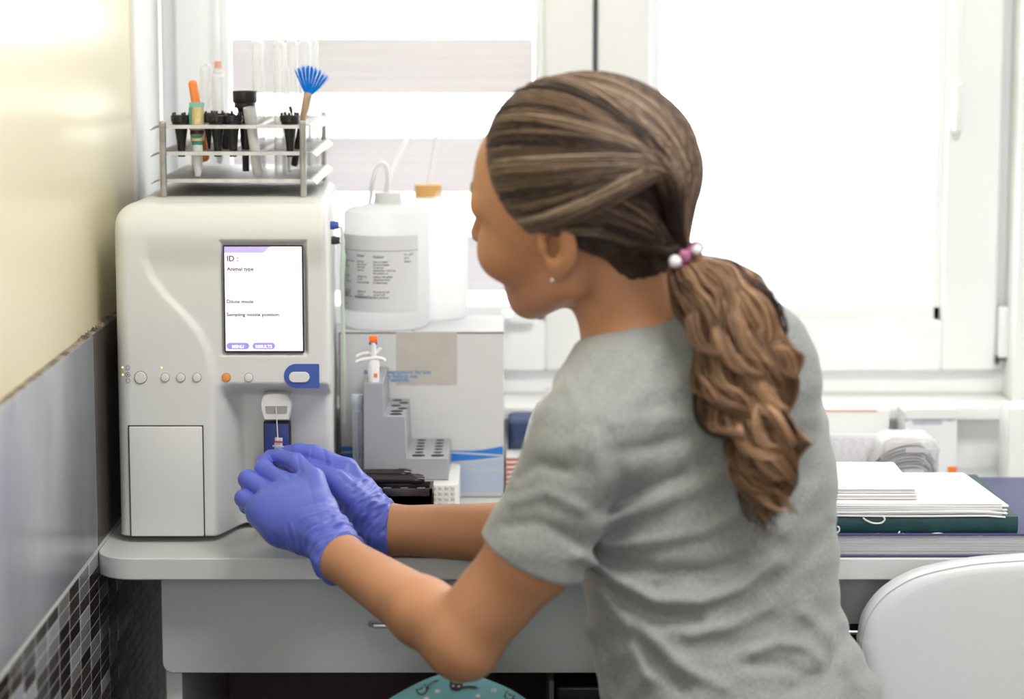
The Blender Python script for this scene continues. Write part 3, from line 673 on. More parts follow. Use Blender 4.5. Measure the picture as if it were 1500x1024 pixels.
sn = lambda p, ph, am: am*math.sin((p-650)/240*2*math.pi*1.05+ph)
nd = [490, 520, 580, 650, 700, 745]; nx_w = np.arange(480, 760); 
def crv(v): c_ = np.interp(nx_w, nd, v); c_ = np.convolve(np.pad(c_, 18, mode='edge'), np.ones(37)/37, 'valid'); return lambda p: float(np.interp(p, nx_w, c_))
wt, w1, wb, w3 = crv([654, 654, 656, 660, 660.5, 652]), crv([663, 662, 660, 662, 665, 668]), crv([671, 672, 676, 677.5, 674, 668]), crv([682, 682, 684, 684, 688, 690])
wave(lambda p: wb(p)+1, lambda p: 721.5, M_pr2, 'pale_print', YX-.0002)
wave(wt, wb, M_pr, 'wave_print', YX-.0003)
wave(lambda p: w1(p)-1, lambda p: w1(p)+1.2, M_card, 'wave_line', YX-.0005)
wave(lambda p: wb(p)-.3, lambda p: wb(p)+1.9, M_card, 'wave_line', YX-.0005)
wave(lambda p: w3(p)-.8, lambda p: w3(p)+1.2, M_card, 'wave_line', YX-.0005)
join_text([('Read the instructions for use', .0068, Q(533, 547.5), 1.02), ('carefully before use.', .0068, Q(545, 553.5), 1.02), ('Handle carefully.', .0068, Q(546, 559), 1.0)], 'printed_text', M_txt, cb)
M_hdpe = translucent('milky_bottle', (.97, .975, .98), .42, .10)
def carboy(px, y, r, ptop, cap, label, lbl):
    x = W(px, 400, y).x; zb = bz1+.0003; zt = W(px, ptop, y).z; t = thing('reagent_bottle', label, 'bottle', (x, y, zb), 'reagent bottles on the cardboard box')
    MB().lathe([(r*.86, 0), (r*.95, .002), (r, .008), (r, zt-zb-.010), (r*.97, zt-zb-.004), (r*.86, zt-zb), (r*.5, zt-zb+.003), (.0155, zt-zb+.005), (.0145, zt-zb+.012)], (x, y, zb), 56).build('bottle_body', M_hdpe, t)
    zc0 = W(px, cap[1], y).z; zc1 = W(px, cap[0], y).z
    mb = MB(); mb.lathe([(.0165, zc0), (.0168, zc0+.001), (.0165, zc1-.001), (.0155, zc1), (.004, zc1)], (x+cap[3], y, 0), 32)
    for k in range(28): a = 2*math.pi*k/28; mb.box((x+cap[3]+.0163*math.cos(a)-.0005, y+.0163*math.sin(a)-.0005, zc0+.001), (x+cap[3]+.0163*math.cos(a)+.0005, y+.0163*math.sin(a)+.0005, zc1-.0015))
    mb.build('screw_cap', cap[2], t)
    if lbl:
        R_ = r+.0004; th = lambda px_: math.asin(max(-1, min(1, (W(px_, 400, y-r*.9).x-x)/R_)))
        t0, t1 = th(497), th(612); z0 = W(560, 458, y-r).z; z1 = W(560, 346, y-r).z; n = 30
        def arc(r_, z, n=n, t0=t0, t1=t1): return [(x+r_*math.sin(t0+(t1-t0)*i/n), y-r_*math.cos(t0+(t1-t0)*i/n), z) for i in range(n+1)]
        mb = MB(); A0 = arc(R_, z0); A1 = arc(R_, z1); mb.add(A0+A1, [(i, i+1, n+2+i, n+1+i) for i in range(n)]); lb_ = mb.build('label', mat('paper_label', (.66, .67, .68), .6), t)
        mb = MB(); Z_ = W(560, 368, y-r).z; B0 = arc(R_+.0002, Z_-.0004); B1 = arc(R_+.0002, Z_+.0004); mb.add(B0+B1, [(i, i+1, n+2+i, n+1+i) for i in range(n)]); mb.build('label_line', mat('grey_ink', (.28, .34, .30), .6), lb_)
        # lines of small print bent round the bottle
        ink = mat('dark_ink', (.10, .10, .11), .6); allv = MB(); rr = random.Random(5)
        cols = [(505, 'Cleaner', 374), (523, 'Cleaner', 374), (547, 'Detergente', 374)]
        def put(s_, size, pxx, py):
            tt = text(s_, 'line', ink, size, (0, 0, 0), None, depth=0); zz_ = W(560, py, y-r).z; u0 = (W(pxx, 400, y-r*.9).x-x)
            vs = [(x+(R_+.0003)*math.sin(math.asin(max(-.999, min(.999, u0/R_)))+v.co.x/R_), y-(R_+.0003)*math.cos(math.asin(max(-.999, min(.999, u0/R_)))+v.co.x/R_), zz_+v.co.z) for v in tt.data.vertices]
            allv.add(vs, [tuple(p.vertices) for p in tt.data.polygons]); me = tt.data; bpy.data.objects.remove(tt); bpy.data.meshes.remove(me)
        words_ = 'solution for use with the blood cell counter keep away from heat do not drink store closed at room temperature rinse with water if spilled on skin or eyes wear gloves'.split()
        for (cx_, head, py0, nl, wid) in ((504, 'Use', 374, 5, 2), (523, 'Notes', 377, 6, 2), (547, 'Caution', 378, 7, 3)):
            put(head, .0040, cx_, py0); 
            for g, yy in enumerate((385, 410, 432)):
                for k in range(3 if g else nl-2): put(' '.join(rr.sample(words_, wid)), .0030, cx_, yy+k*4.2-(3 if g else 0))
        put('5 L  pH 7', .0036, 592, 375); put('20 C', .0032, 592, 380); put('diluent', .0032, 592, 385); put('MADE IN ITALY', .0042, 519, 438); put('ISO', .0075, 503, 437); put('lot', .0034, 505, 450)
        allv.build('label_print', ink, lb_, smooth=False)
    return t
t1 = carboy(566.5, 3.003, .0525, 303, (281, 301, mat('grey_screw_cap', (.66, .67, .66), .45), .002), 'white plastic reagent bottle with printed label and grey cap, nearer of the two', True)
t2 = carboy(631, 3.092, .0468, 293, (270, 291, mat('tan_screw_cap', (.62, .36, .12), .45), -.003), 'unlabelled translucent reagent bottle with tan cap, behind the labelled one', False)
def sm(pts, n=6):
    pts = [Vector(p) for p in pts]; out = []
    for i in range(len(pts)-1):
        p0, p1, p2, p3 = pts[max(i-1, 0)], pts[i], pts[i+1], pts[min(i+2, len(pts)-1)]
        for k in range(n):
            t = k/n; out.append(.5*((2*p1)+(p2-p0)*t+(2*p0-5*p1+4*p2-p3)*t*t+(3*p1-p0-3*p2+p3)*t**3))
    return out+[pts[-1]]
M_hose = glassy('milky_hose', (.93, .93, .93), .62, .3)
o = MB().tube(sm([W(564, 282, 3.0), W(574, 250, 3.01), W(596, 206, 3.03), W(622, 182, 3.06), W(638, 186, 3.08), W(637, 215, 3.088), W(628, 272, 3.088)]), .0029, 12).build('hose', M_hose); tag(o, 'pale hose arching between the caps of the two reagent bottles', 'hose')
o = MB().tube(sm([W(568, 282, 3.0), W(568, 255, 2.99), W(563, 240, 2.98), (W(553, 245, 2.98)), W(545, 270, 2.985), W(540, 300, 3.03), W(520, 330, 3.075)]), .0029, 12).build('hose', M_hose); tag(o, 'pale hose looping from the grey cap down behind the labelled bottle', 'hose')

# ---------------------------------------------------------------- stepped rack, trays, tubes
YSt = 2.822; G3 = lambda px, py: W(px, py, YSt)
M_stp = mat('grey_white_stepped_rack', (.34, .35, .385), .45)
YSb = YSt+.135
pts = [(532.5, 703), (532.5, 561.5), (560.5, 561.5), (562.5, 610), (593, 610), (596, 671), (656.5, 671), (657, 703)]
poly = [(G3(*p).x, G3(*p).z) for p in pts]; zb3 = poly[0][1]
sr = thing('stepped_rack', 'grey-white stepped rack with three levels of round holes in front of the cardboard box', 'rack', (G3(595, 700).x, YSt+.07, zb3))
mb = MB(); mb.prism(poly, YSt, YSb); mb.build('rack_body', M_stp, sr, bevel=.0009)
mb = MB()
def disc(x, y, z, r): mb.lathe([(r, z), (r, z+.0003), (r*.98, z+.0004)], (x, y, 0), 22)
hz = lambda i: poly[i][1]
xa, xb = poly[3][0]+.002, poly[4][0]
for k in range(6): disc((xa+xb)/2+(0 if k < 2 else (-.003 if k % 2 else .006)), YSt+.016+.0205*k, hz(3), .0072 if k < 2 else .0058)
xa, xb = poly[5][0], poly[6][0]
for k in range(6):
    for f in (.27, .73): disc(xa+(xb-xa)*f, YSt+.016+.0205*k, hz(5), .0078 if k == 0 else .0052)
xa, xb = poly[1][0], poly[2][0]
for k in range(1, 6): disc((xa+xb)/2-.003, YSt+.016+.0205*k, hz(1), .0060)
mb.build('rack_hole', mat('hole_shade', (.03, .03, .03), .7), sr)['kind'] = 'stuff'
# blood collection syringe
sy = thing('blood_syringe', 'white blood sampling syringe with orange tip on the top step of the stepped rack', 'syringe', (G3(547, 556).x, YSt+.016, hz(1)))
x, y = G3(546.5, 556).x, YSt+.014; zs = lambda py: W(547, py, y).z
MB().lathe([(.0064, hz(1)-.004), (.0066, hz(1)+.0005), (.0070, zs(532)), (.0060, zs(527)), (.0030, zs(525))], (x, y, 0), 24).build('barrel', M_wp, sy)
MB().lathe([(.0028, zs(529)), (.0028, zs(503)), (.0020, zs(500))], (x+.0002, y, 0), 16).build('plunger_rod', M_milky, sy)
MB().box((x-.0048, y-.004, zs(501)), (x+.0046, y+.004, zs(492)), .0012).build('plunger_tip', mat('bright_orange', (1, .18, .02), .4), sy)
mb = MB(); mb.box((x-.0050, y-.001, zs(505)), (x-.0030, y+.002, zs(501)), .0003); mb.box((x+.0028, y-.001, zs(505)), (x+.0042, y+.002, zs(501)), .0003); mb.build('violet_ring', mat('violet_plastic', (.16, .05, .5), .4), sy)
for (dy, q) in ((-.004, ((521, 531), (528, 527.5), (540, 525.5), (552, 524), (561, 526), (564, 529))), (.006, ((522, 523), (529, 519), (538, 517.5), (548, 518), (555, 513), (558, 510)))):
    pp = sm([W(a, b, y+dy) for a, b in q]); MB().tube(pp, [.0012]+[.0021]*(len(pp)-2)+[.0012], 10).build('finger_wing', M_wp, sy)
yq = y-.0070
MB().box((W(543.5, 0, yq).x-.0002, yq-.0003, W(547, 552.5, yq).z), (W(548.5, 0, yq).x, yq+.003, W(547, 547, yq).z), .0004).build('orange_mark', mat('orange_print', (.85, .22, .04), .5), sy)
# capped tube left of the stepped rack
yt = 2.86; xt = W(523.5, 600, yt).x; zt_ = lambda py: W(523, py, yt).z
ct = thing('collection_tube', 'clear tube with pale blue cap standing left of the stepped rack', 'tube', (xt, yt, DZ))
MB().lathe([(.002, DZ+.0005), (.0052, DZ+.003), (.0062, DZ+.008), (.0062, zt_(602)), (.0055, zt_(600))], (xt, yt, 0), 24).build('tube_body', M_cl, ct)
MB().lathe([(.0062, zt_(601)), (.0064, zt_(594)), (.0076, zt_(592)), (.0078, zt_(580)), (.0070, zt_(578))], (xt, yt, 0), 24).build('cap', glassy('pale_blue_cap', (.70, .78, .82), .75, .3), ct)
MB().tube([(xt, yt, DZ+.01), (xt, yt, zt_(606))], .0014, 8).build('inner_straw', mat('lilac_plastic', (.45, .42, .70), .4), ct)
# pale perforated tray carrying the stepped rack
ty0, ty1 = 2.795, 2.93; x0 = W(560, 710, ty0).x; x1 = W(671, 710, ty0).x; tz = zb3-.0006
M_tray = mat('white_tray_plastic', (.78, .78, .76), .4)
tr = thing('tip_box', 'white ribbed pipette tip box below the right end of the stepped rack', 'box', ((x0+x1)/2, 2.86, DZ))
mb = MB(); mb.prism(rrect(x0, ty0, x1, ty1, .010), DZ, tz, 'z'); mb.build('box_body', M_tray, tr, bevel=.001)
mb = MB()
for i in range(6):
    xx = x1-.006-.0072*i
    for k in range(7): mb.box((xx-.0022, ty0-.0007, DZ+.003+k*.0064), (xx+.0022, ty0+.001, DZ+.0068+k*.0064), .0006)
mb.build('front_rib', mat('tray_rib_plastic', (.60, .61, .60), .45), tr)
# black slide tray in front with dark rods on it
by0, by1 = 2.745, 2.792; x0 = W(470, 720, by0).x; x1 = W(633.5, 720, by0).x; bz = W(600, 716, by0).z
bt = thing('black_tray', 'black plastic tube tray behind the gloved hands', 'tray', ((x0+x1)/2, 2.77, DZ))
mb = MB(); mb.box((x0, by0, DZ), (x1, by0+.004, bz), .0006); mb.box((x0, by1-.004, DZ), (x1, by1, bz), .0006); mb.box((x0, by0, DZ), (x0+.004, by1, bz), .0006); mb.box((x1-.004, by0, DZ), (x1, by1, bz), .0006); mb.box((x0, by0, DZ), (x1, by1, bz-.008), .0004)
mb.build('tray_body', mat('black_glossy_plastic', (.014, .010, .014), .25), bt)
M_rib = mat('grey_edge_plastic', (.18, .18, .18), .4)
mb = MB()
for k in range(6): xx = x0+.012+(x1-x0-.02)*k/5.5; mb.box((xx, by0+.0045, bz-.008), (xx+.009, by0+.012, bz-.0005), .001)
mb.build('tray_divider', M_rib, bt)
for k, (yy, zz_, a, b) in enumerate(((2.775, bz+.0022, 515, 622), (2.786, bz+.0024, 505, 620), (2.800, bz+.0078, 500, 603))):
    p = W(a, 700, yy).x; q = W(b, 700, yy).x; r_ = .0045 if k < 2 else .0052
    yy = min(yy, 2.792-r_*.2) if k == 2 else yy; zc = zz_+(.0022 if k < 2 else .0012)
    o = MB().tube([(p, yy, zc), (p+.004, yy, zc), (q-.016, yy, zc), (q-.014, yy, zc), (q-.006, yy, zc), (q, yy, zc)], [r_*.4, r_, r_, r_*1.15, r_*1.15, r_*.8], 16).build('dark_vial', mat('dark_translucent_vial', (.03, .02, .025), .15))
    tag(o, ['dark glossy vial lying across the front of the black tray', 'dark glossy vial lying in the black tray behind the front one', 'dark vial lying topmost at the back of the black tray'][k], 'vial', 'dark vials on the black tray')
# things behind the box on the right
o = MB().prism(rrect(W(744, 0, 3.06).x, 3.03, W(800, 0, 3.06).x, 3.10, .012), DZ, W(0, 612, 3.05).z, 'z').build('dark_blue_case', mat('navy_fabric', (.03, .055, .15), .7, col2=(.10, .13, .22), vscale=30), None, bevel=.004); tag(o, 'dark blue case standing on the desk right of the cardboard box', 'case')
def blob(name, c, r, m, label, cat, seed=0, n=20, amp=.25):
    rr = np.random.default_rng(seed); ph = rr.uniform(0, 6, (6, 3)); rings = []
    for i in range(1, n):
        th = math.pi*i/n; ring = []
        for j in range(2*n):
            a = 2*math.pi*j/(2*n); d = Vector((math.sin(th)*math.cos(a), math.sin(th)*math.sin(a), math.cos(th)))
            s_ = 1+amp*sum(math.sin(4*d[0]*k+ph[k][0]+5*d[2])*math.cos(5*d[1]*k+ph[k][1])/(k+1) for k in range(1, 5))
            ring.append((c[0]+r[0]*d.x*s_, c[1]+r[1]*d.y*s_, max(c[2]+r[2]*d.z*s_, DZ+.0006)))
        rings.append(ring)
    o = MB().loft(rings).build(name, m); tag(o, label, cat); return o
blob('plastic_bag', (W(797, 620, 2.99).x+.01, 2.965, .81), (.030, .035, .065), glassy('white_film', (.93, .93, .94), .7, .3), 'crumpled white plastic bag beside the dark blue case', 'bag', 3)
mb = MB(); x0 = W(741, 0, 2.97).x; zt2 = W(0, 669, 2.97).z
tc_ = thing('striped_carton', 'low red and white striped carton at the right edge of the cardboard box', 'box', (x0+.015, 3.0, DZ))
MB().box((x0, 2.975, DZ), (x0+.028, 3.02, zt2), .001).build('carton', M_wp, tc_)
mb = MB()
for k in range(6): zq_ = zt2-.003-.0062*k; mb.box((x0-.0003, 2.9745, zq_-.003), (x0+.0283, 3.0205, zq_))
mb.build('red_stripe', mat('red_stripe_print', (.62, .14, .10), .5), tc_)
o = MB().prism(rrect(W(752, 0, 2.90).x, 2.87, W(800, 0, 2.90).x, 2.94, .014), DZ, DZ+.006, 'z').build('grey_pad', mat('dark_grey_rubber', (.13, .14, .16), .6), None, bevel=.002); tag(o, 'flat dark grey pad lying on the desk in front of the striped carton', 'pad')
# ---------------------------------------------------------------- books and papers on the right
def leaves(mb, x0, x1, y0, y1, z0, z1, n, jit=.0008, seed=1):
    rr = random.Random(seed)
    for k in range(n):
        a = z0+(z1-z0)*k/n; b = z0+(z1-z0)*(k+.82)/n; j = [rr.uniform(-jit, jit) for _ in range(4)]
        mb.box((x0+j[0], y0+abs(j[1]), a), (x1-abs(j[2]), y1-abs(j[3]), b))
M_paper = mat('white_paper', (.86, .86, .87), .6); M_page = mat('page_block', (.62, .62, .66), .6, var=.25, vscale=400, stretch=(.02, .02, 3)); M_navy = mat('navy_cover', (.05, .055, .17), .4)
y0 = YD+.004
zt = DZ+.0265
bk = thing('navy_book', 'large navy hardcover book at the bottom of the pile on the right', 'book', (.5, 2.8, DZ))
bx = W(1080, 700, 2.8).x; ex = W(1600, 700, 2.8).x; yb_ = YZ(699, zt)
MB().box((bx, y0, DZ), (ex, yb_, DZ+.0026), .0008).build('back_cover', M_navy, bk)
cvx = W(1443, 0, 2.98).x
MB().box((bx, y0, zt-.0024), (ex, yb_, zt), .0008).build('front_cover', M_navy, bk)
mb = MB(); leaves(mb, bx+.003, ex-.004, y0+.002, yb_-.003, DZ+.0027, zt-.0025, 26, .0005); mb.build('page_block', M_page, bk, smooth=False)
g0 = W(1060, 0, 2.63).x; gx = W(1491, 770, y0+.004).x; gz1 = W(0, 758, y0).z; gy1 = YZ(695, gz1)
gb = thing('green_book', 'dark green book with white doodles on its spine under the loose papers', 'book', ((g0+gx)/2, 2.75, zt))
M_green = mat('green_cover', (.008, .06, .065), .45, var=.4, vscale=30)
ym = y0+.003
mb = MB(); mb.prism([(ym+.0015, zt+.0003), (ym, zt+.004), (ym-.0006, (zt+gz1)/2), (ym, gz1-.004), (ym+.0015, gz1), (gy1, gz1), (gy1, gz1-.002), (ym+.006, gz1-.002), (ym+.006, zt+.0023), (gy1, zt+.0023), (gy1, zt+.0003)], g0, gx, 'x'); mb.build('cover', M_green, gb, bevel=.0004)
MB().box((g0+.003, ym+.0065, zt+.0024), (gx-.003, gy1-.003, gz1-.0021)).build('page_block', M_page, gb)
mb = MB(); wp = mat('white_print', (.75, .76, .72), .5)
def stroke(pts, w):
    pp = sm([W(a, b, ym-.0009) for a, b in pts], 5); mb.tube(pp, [w*.5]+[w]*(len(pp)-2)+[w*.5], 6)
for st_ in ([(1264, 758.5), (1270, 763), (1280, 766.5), (1291, 766), (1296, 761), (1294, 757.5)], [(1225, 781), (1229, 778), (1229, 773), (1226, 771)], [(1277, 784.5), (1283, 782.6), (1291, 782.8), (1296, 784.5)],
           [(1318, 778), (1315, 784.5)], [(1323, 781), (1322, 784.5)], [(1359, 785), (1367, 782), (1378, 781.8), (1386, 785)], [(1423, 783), (1428, 785.5)], [(1433, 785), (1438, 784)]):
    mb = MB(); stroke([(a, min(b, 784.6)) for a, b in st_], .0011); mb.build('spine_doodle', wp, gb)
# loose papers, fanned
px1 = W(1478, 750, y0).x; pz0 = gz1+.0004; pz1 = W(0, 738, y0).z; py1 = YZ(691, pz1)
pp_ = thing('paper_stack', 'thick loose stack of white papers lying on the green book', 'papers', ((g0+px1)/2, 2.75, pz0))
rr = random.Random(9)
for k in range(7):
    a = pz0+(pz1-pz0)*k/7; b = pz0+(pz1-pz0)*(k+.85)/7; n = 16; dx = rr.uniform(-.006, .002); tw = rr.uniform(-.003, .003); mb = MB(); yf_ = y0+.002+rr.uniform(0, .004)
    ys = [yf_, py1-rr.uniform(0, .005)]; rings = []
    for i in range(n+1):
        t = i/n; xx = g0+(px1+dx-g0)*t; dz_ = .0012*math.sin(7*t+k)*(1-k/9)*.5-.002*max(0, t-.93)/.07*(1 if k < 3 else 0)
        off = -(1-0)*.026*t*0
        rings.append([(xx+tw, ys[0], a+dz_), (xx-.012*t, ys[1], a+dz_), (xx-.012*t, ys[1], b+dz_), (xx+tw, ys[0], b+dz_)])
    mb.loft(rings); o = mb.build('sheet', M_paper, pp_, bevel=.0002)
b1 = W(1349, 0, 2.70).x
for k, (za, pyf, pyb, lb_, mm) in enumerate(((pz1+.0006, 731, 700, 'thin white booklet directly on the loose papers', (.62, .60, .60)), (pz1+.0062, 719, 679, 'thin white booklet topmost of the pile on the right', (.60, .58, .58)))):
    zb_t = za+.0048; yf_ = YZ(pyf-6+3*k, zb_t); yb2 = YZ(pyb-2, zb_t)
    t = thing('booklet', lb_, 'booklet', (b1-.08, (yf_+yb2)/2, za), 'thin booklets on the papers'); xx0 = b1-.21; xe = b1-.001*k
    MB().box((xx0, yf_, zb_t-.0009), (xe, yb2, zb_t), .0003).build('cover', M_paper, t); MB().box((xx0, yf_, za), (xe, yb2, za+.0006), .0002).build('cover', M_paper, t)
    MB().box((xx0, yf_+.001, za+.0006), (xe-.001, yb2-.001, zb_t-.0009)).build('page_block', mat('booklet_pages', mm, .6), t)
# white carton with orange mark, bag with rolled papers, sheet behind
yc = 3.04
wc = thing('white_carton', 'white carton with a small orange label at the back right of the desk', 'box', (W(1364, 0, yc).x, yc+.03, DZ))
a = W(1326, 690, yc); b = W(1402.5, 606, yc)
MB().prism(rrect(a.x, DZ, b.x, W(0, 609, yc).z, .002), yc, yc+.065).build('carton_body', mat('white_carton_board', (.84, .85, .87), .5), wc)
MB().prism(rrect(a.x-.003, W(0, 613, yc).z, b.x+.002, W(0, 598, yc).z, .006), yc-.004, yc+.066).build('lid', M_wp, wc, bevel=.001)
q = W(1388, 690, yc); q2 = W(1402, 683.5, yc); MB().box((q.x, yc-.0006, W(0, 696, yc).z), (q2.x-.0004, yc+.001, q2.z)).build('orange_label', mat('orange_label', (.95, .22, .04), .5), wc)
q = W(1337, 622, yc); q2 = W(1380, 616, yc); MB().box((q.x, yc-.0004, q.z), (q2.x, yc+.001, q2.z)).build('slot', mat('blue_grey_slot', (.50, .52, .62), .5), wc)
for pxm_ in (1322.5+5, 1392):
    q = W(pxm_, 613, yc-.005); MB().lathe([(.0012, 0), (.0012, .0006)], (0, 0, 0), 12, Matrix.Translation((q.x, yc-.0001, W(0, 615.5, yc).z)) @ RX90).build('printed_dot', mat('violet_print', (.45, .35, .6), .5), wc)
# plastic bag full of rolled magazines
yb3 = 2.955
bgx0, bgx1 = W(1228, 0, yb3).x, W(1386, 0, yb3).x; zt3 = W(0, 640, yb3).z
pb = thing('plastic_pouch', 'clear plastic pouch with rolled magazines behind the papers', 'bag', ((bgx0+bgx1)/2, yb3, DZ))
MB().prism(rrect(W(1300, 0, yb3).x, DZ+.001, bgx1, zt3+.004, .014), yb3-.030, yb3+.035).build('pouch_film', glassy('clear_film', (.93, .94, .96), .25, .1), pb, bevel=.006)
mb = MB(); mb.box((W(1336, 0, yb3).x, yb3-.0312, W(0, 663, yb3-.03).z), (bgx1, yb3-.0300, W(0, 657, yb3-.03).z)); mb.build('tape_band', glassy('band_film', (.85, .83, .90), .6, .2), pb)
mags = [mat('magazine_pages', (.55, .53, .50), .5), mat('magazine_pages_pale', (.80, .78, .76), .5), mat('magazine_pages_grey', (.35, .33, .32), .5)]
for k in range(9):
    cxp = 1352+random.Random(k).uniform(-3, 3); mb = MB(); r0 = .004+.0034*k
    pts = [(W(cxp, 0, yb3).x+(.0165+r0*.35)*math.cos(t)*(1.0 if t < math.pi/2 else 1.9)-.002*k*0, W(0, 692, yb3).z+(.006+r0*1.05)*math.sin(t)) for t in [math.pi*i/14 for i in range(15)]]
    v = []; 
    for (x_, z_) in pts: v += [(x_, yb3-.028+.001*k, z_), (x_, yb3+.028, z_)]
    for (x_, z_) in pts: v += [(x_*1-.0009, yb3-.028+.001*k, z_-.0012), (x_-.0009, yb3+.028, z_-.0012)]
    n = len(pts); f = [(2*i, 2*i+1, 2*i+3, 2*i+2) for i in range(n-1)]+[(2*n+2*i, 2*n+2*i+2, 2*n+2*i+3, 2*n+2*i+1) for i in range(n-1)]+[(2*i, 2*i+2, 2*n+2*i+2, 2*n+2*i) for i in range(n-1)]
    o = mb.add(v, f).build('rolled_magazine', mags[k % 3]); tag(o, ['curled magazine page inside the clear plastic pouch'][0], 'magazine', 'rolled magazines in the clear pouch')
# printed sheet and wide white carton at the back
ys_ = 3.06
o = thing('wide_carton', 'wide flat white carton behind the papers at the window sill', 'box', (W(1250, 0, ys_).x, ys_+.02, DZ))
MB().box((W(1120, 0, ys_).x, ys_, DZ), (W(1316, 0, ys_).x, ys_+.05, W(0, 600, ys_).z), .001).build('carton', M_wp, o)
MB().box((W(1120, 0, ys_).x, ys_-.0006, W(0, 603.5, ys_).z), (W(1297, 0, ys_).x, ys_+.001, W(0, 599.5, ys_).z)).build('peach_strip', mat('peach_print', (.72, .48, .38), .5), o)
yp = 3.0; ps = thing('printed_sheet', 'upright printed white sheet left of the clear pouch', 'paper', (W(1260, 0, yp).x, yp, DZ))
MB().box((W(1160, 0, yp).x, yp, DZ), (W(1318, 0, yp).x, yp+.002, W(0, 636, yp).z), .0004).build('sheet', M_paper, ps)
mb = MB(); rr = random.Random(2)
for k in range(13):
    py = 643+3.4*k; xx = 1228
    while xx < 1300: w_ = rr.uniform(4, 14); mb.box((W(xx, 0, yp).x, yp-.0003, W(0, py+.9, yp).z), (W(min(xx+w_, 1305), 0, yp).x, yp, W(0, py, yp).z)); xx += w_+rr.uniform(1.5, 5)
mb.build('print_line', mat('faint_ink', (.58, .58, .68), .6), ps, smooth=False)
yr_ = 2.95; a = W(1494, 600, yr_)
o = MB().box((a.x, yr_, zt), (a.x+.08, yr_+.02, W(0, 600, yr_).z), .003); 
o = MB().box((W(1495.5, 0, 3.03).x, 3.03, DZ), (W(1560, 0, 3.03).x, 3.09, W(0, 598, 3.03).z), .002).build('white_folder', M_wp); tag(o, 'white upright folder cut by the right edge of the picture', 'folder')

# ---------------------------------------------------------------- white chair on the right
M_vin = mat('white_vinyl', (.70, .73, .75), .38, bump=.06, bscale=120); M_chr = mat('chrome', (.7, .7, .7), .15, metal=1)
YC = 2.54
ch = thing('office_chair', 'white vinyl chair with rounded backrest at the lower right', 'chair', (.60, 2.74, 0))
# outline of the backrest in the photograph, completed symmetrically about x=.52
C = lambda px, py: W(px, py, YC)
lo = [(1262, 960), (1263, 940), (1267, 918), (1275, 900), (1290, 880), (1312, 862), (1345, 845), (1390, 833), (1440, 825), (1500, 820.5)]
L = [(C(*p).x, C(*p).z) for p in lo]; cx = W(1530, 900, YC).x; ztop = L[-1][1]+.0012
left = [(x_, z_) for x_, z_ in L]; right = [(2*cx-x_, z_) for x_, z_ in L[::-1]]
zbot = .53
out = [(L[0][0]+.035, zbot), (L[0][0]+.008, zbot+.05)]+left+[(cx, ztop)]+right+[(2*cx-L[0][0]-.008, zbot+.05), (2*cx-L[0][0]-.035, zbot)]
out = [tuple(q)[:2] for q in [(v.x, v.y) for v in sm([Vector((a_, b_, 0)) for a_, b_ in out], 5)]]
cz_ = (ztop+zbot)/2
def ringb(s_, y): return [(cx+(a_-cx)*s_, y+.10*((a_-cx)*s_/.2)**2*.08, cz_+(b_-cz_)*s_) for a_, b_ in out]
rings = [ringb(.001, YC), ringb(.1, YC), ringb(.3, YC), ringb(.6, YC), ringb(.8, YC), ringb(.9, YC+.0003), ringb(.94, YC+.001), ringb(.975, YC+.004), ringb(.995, YC+.010), ringb(1.0, YC+.018), ringb(1, YC+.030), ringb(.985, YC+.040), ringb(.95, YC+.048), ringb(.6, YC+.056), ringb(.1, YC+.058), ringb(.001, YC+.058)]
MB().loft(rings).build('backrest', M_vin, ch, angle=60)
o_ = [Vector(p) for p in ringb(.985, YC+.0052)]
MB().tube(o_, .0007, 6).build('seam', mat('seam_shade', (.52, .54, .60), .5), ch)
rings = []
for s_, z in ((.9, .452), (.98, .456), (1, .465), (1, .485), (.97, .497), (.85, .503), (.3, .506)):
    rings.append([(cx+(.17*s_)*math.copysign(abs(math.cos(t))**.6, math.cos(t)), 2.80+(.19*s_)*math.copysign(abs(math.sin(t))**.6, math.sin(t)), z) for t in [2*math.pi*i/40 for i in range(40)]])
MB().loft(rings).build('seat', M_vin, ch)
MB().tube([(cx, 2.72, .455), (cx, 2.64, .45), (cx, YC+.08, .47), (cx, YC+.055, .56)], .011, 12).build('back_support', M_chr, ch)
MB().lathe([(.028, .07), (.028, .28), (.02, .28), (.02, .44), (.06, .4515)], (cx, 2.80, 0), 24).build('gas_column', M_chr, ch)
for k in range(5):
    t = 2*math.pi*k/5+.45; e_ = Vector((cx+.21*math.cos(t), 2.80+.21*math.sin(t), .062))
    lg = MB().tube([(cx, 2.80, .10), ((cx+e_.x)/2, (2.80+e_.y)/2, .09), e_], [.02, .015, .011], 10).build('base_arm', M_chr, ch)
    w = MB().lathe([(.010, -.012), (.024, -.011), (.026, 0), (.024, .011), (.010, .012)], (0, 0, 0), 20, Matrix.Translation((e_.x, e_.y, .0262)) @ Matrix.Rotation(math.pi/2, 4, 'X')).build('castor', M_blk, lg)
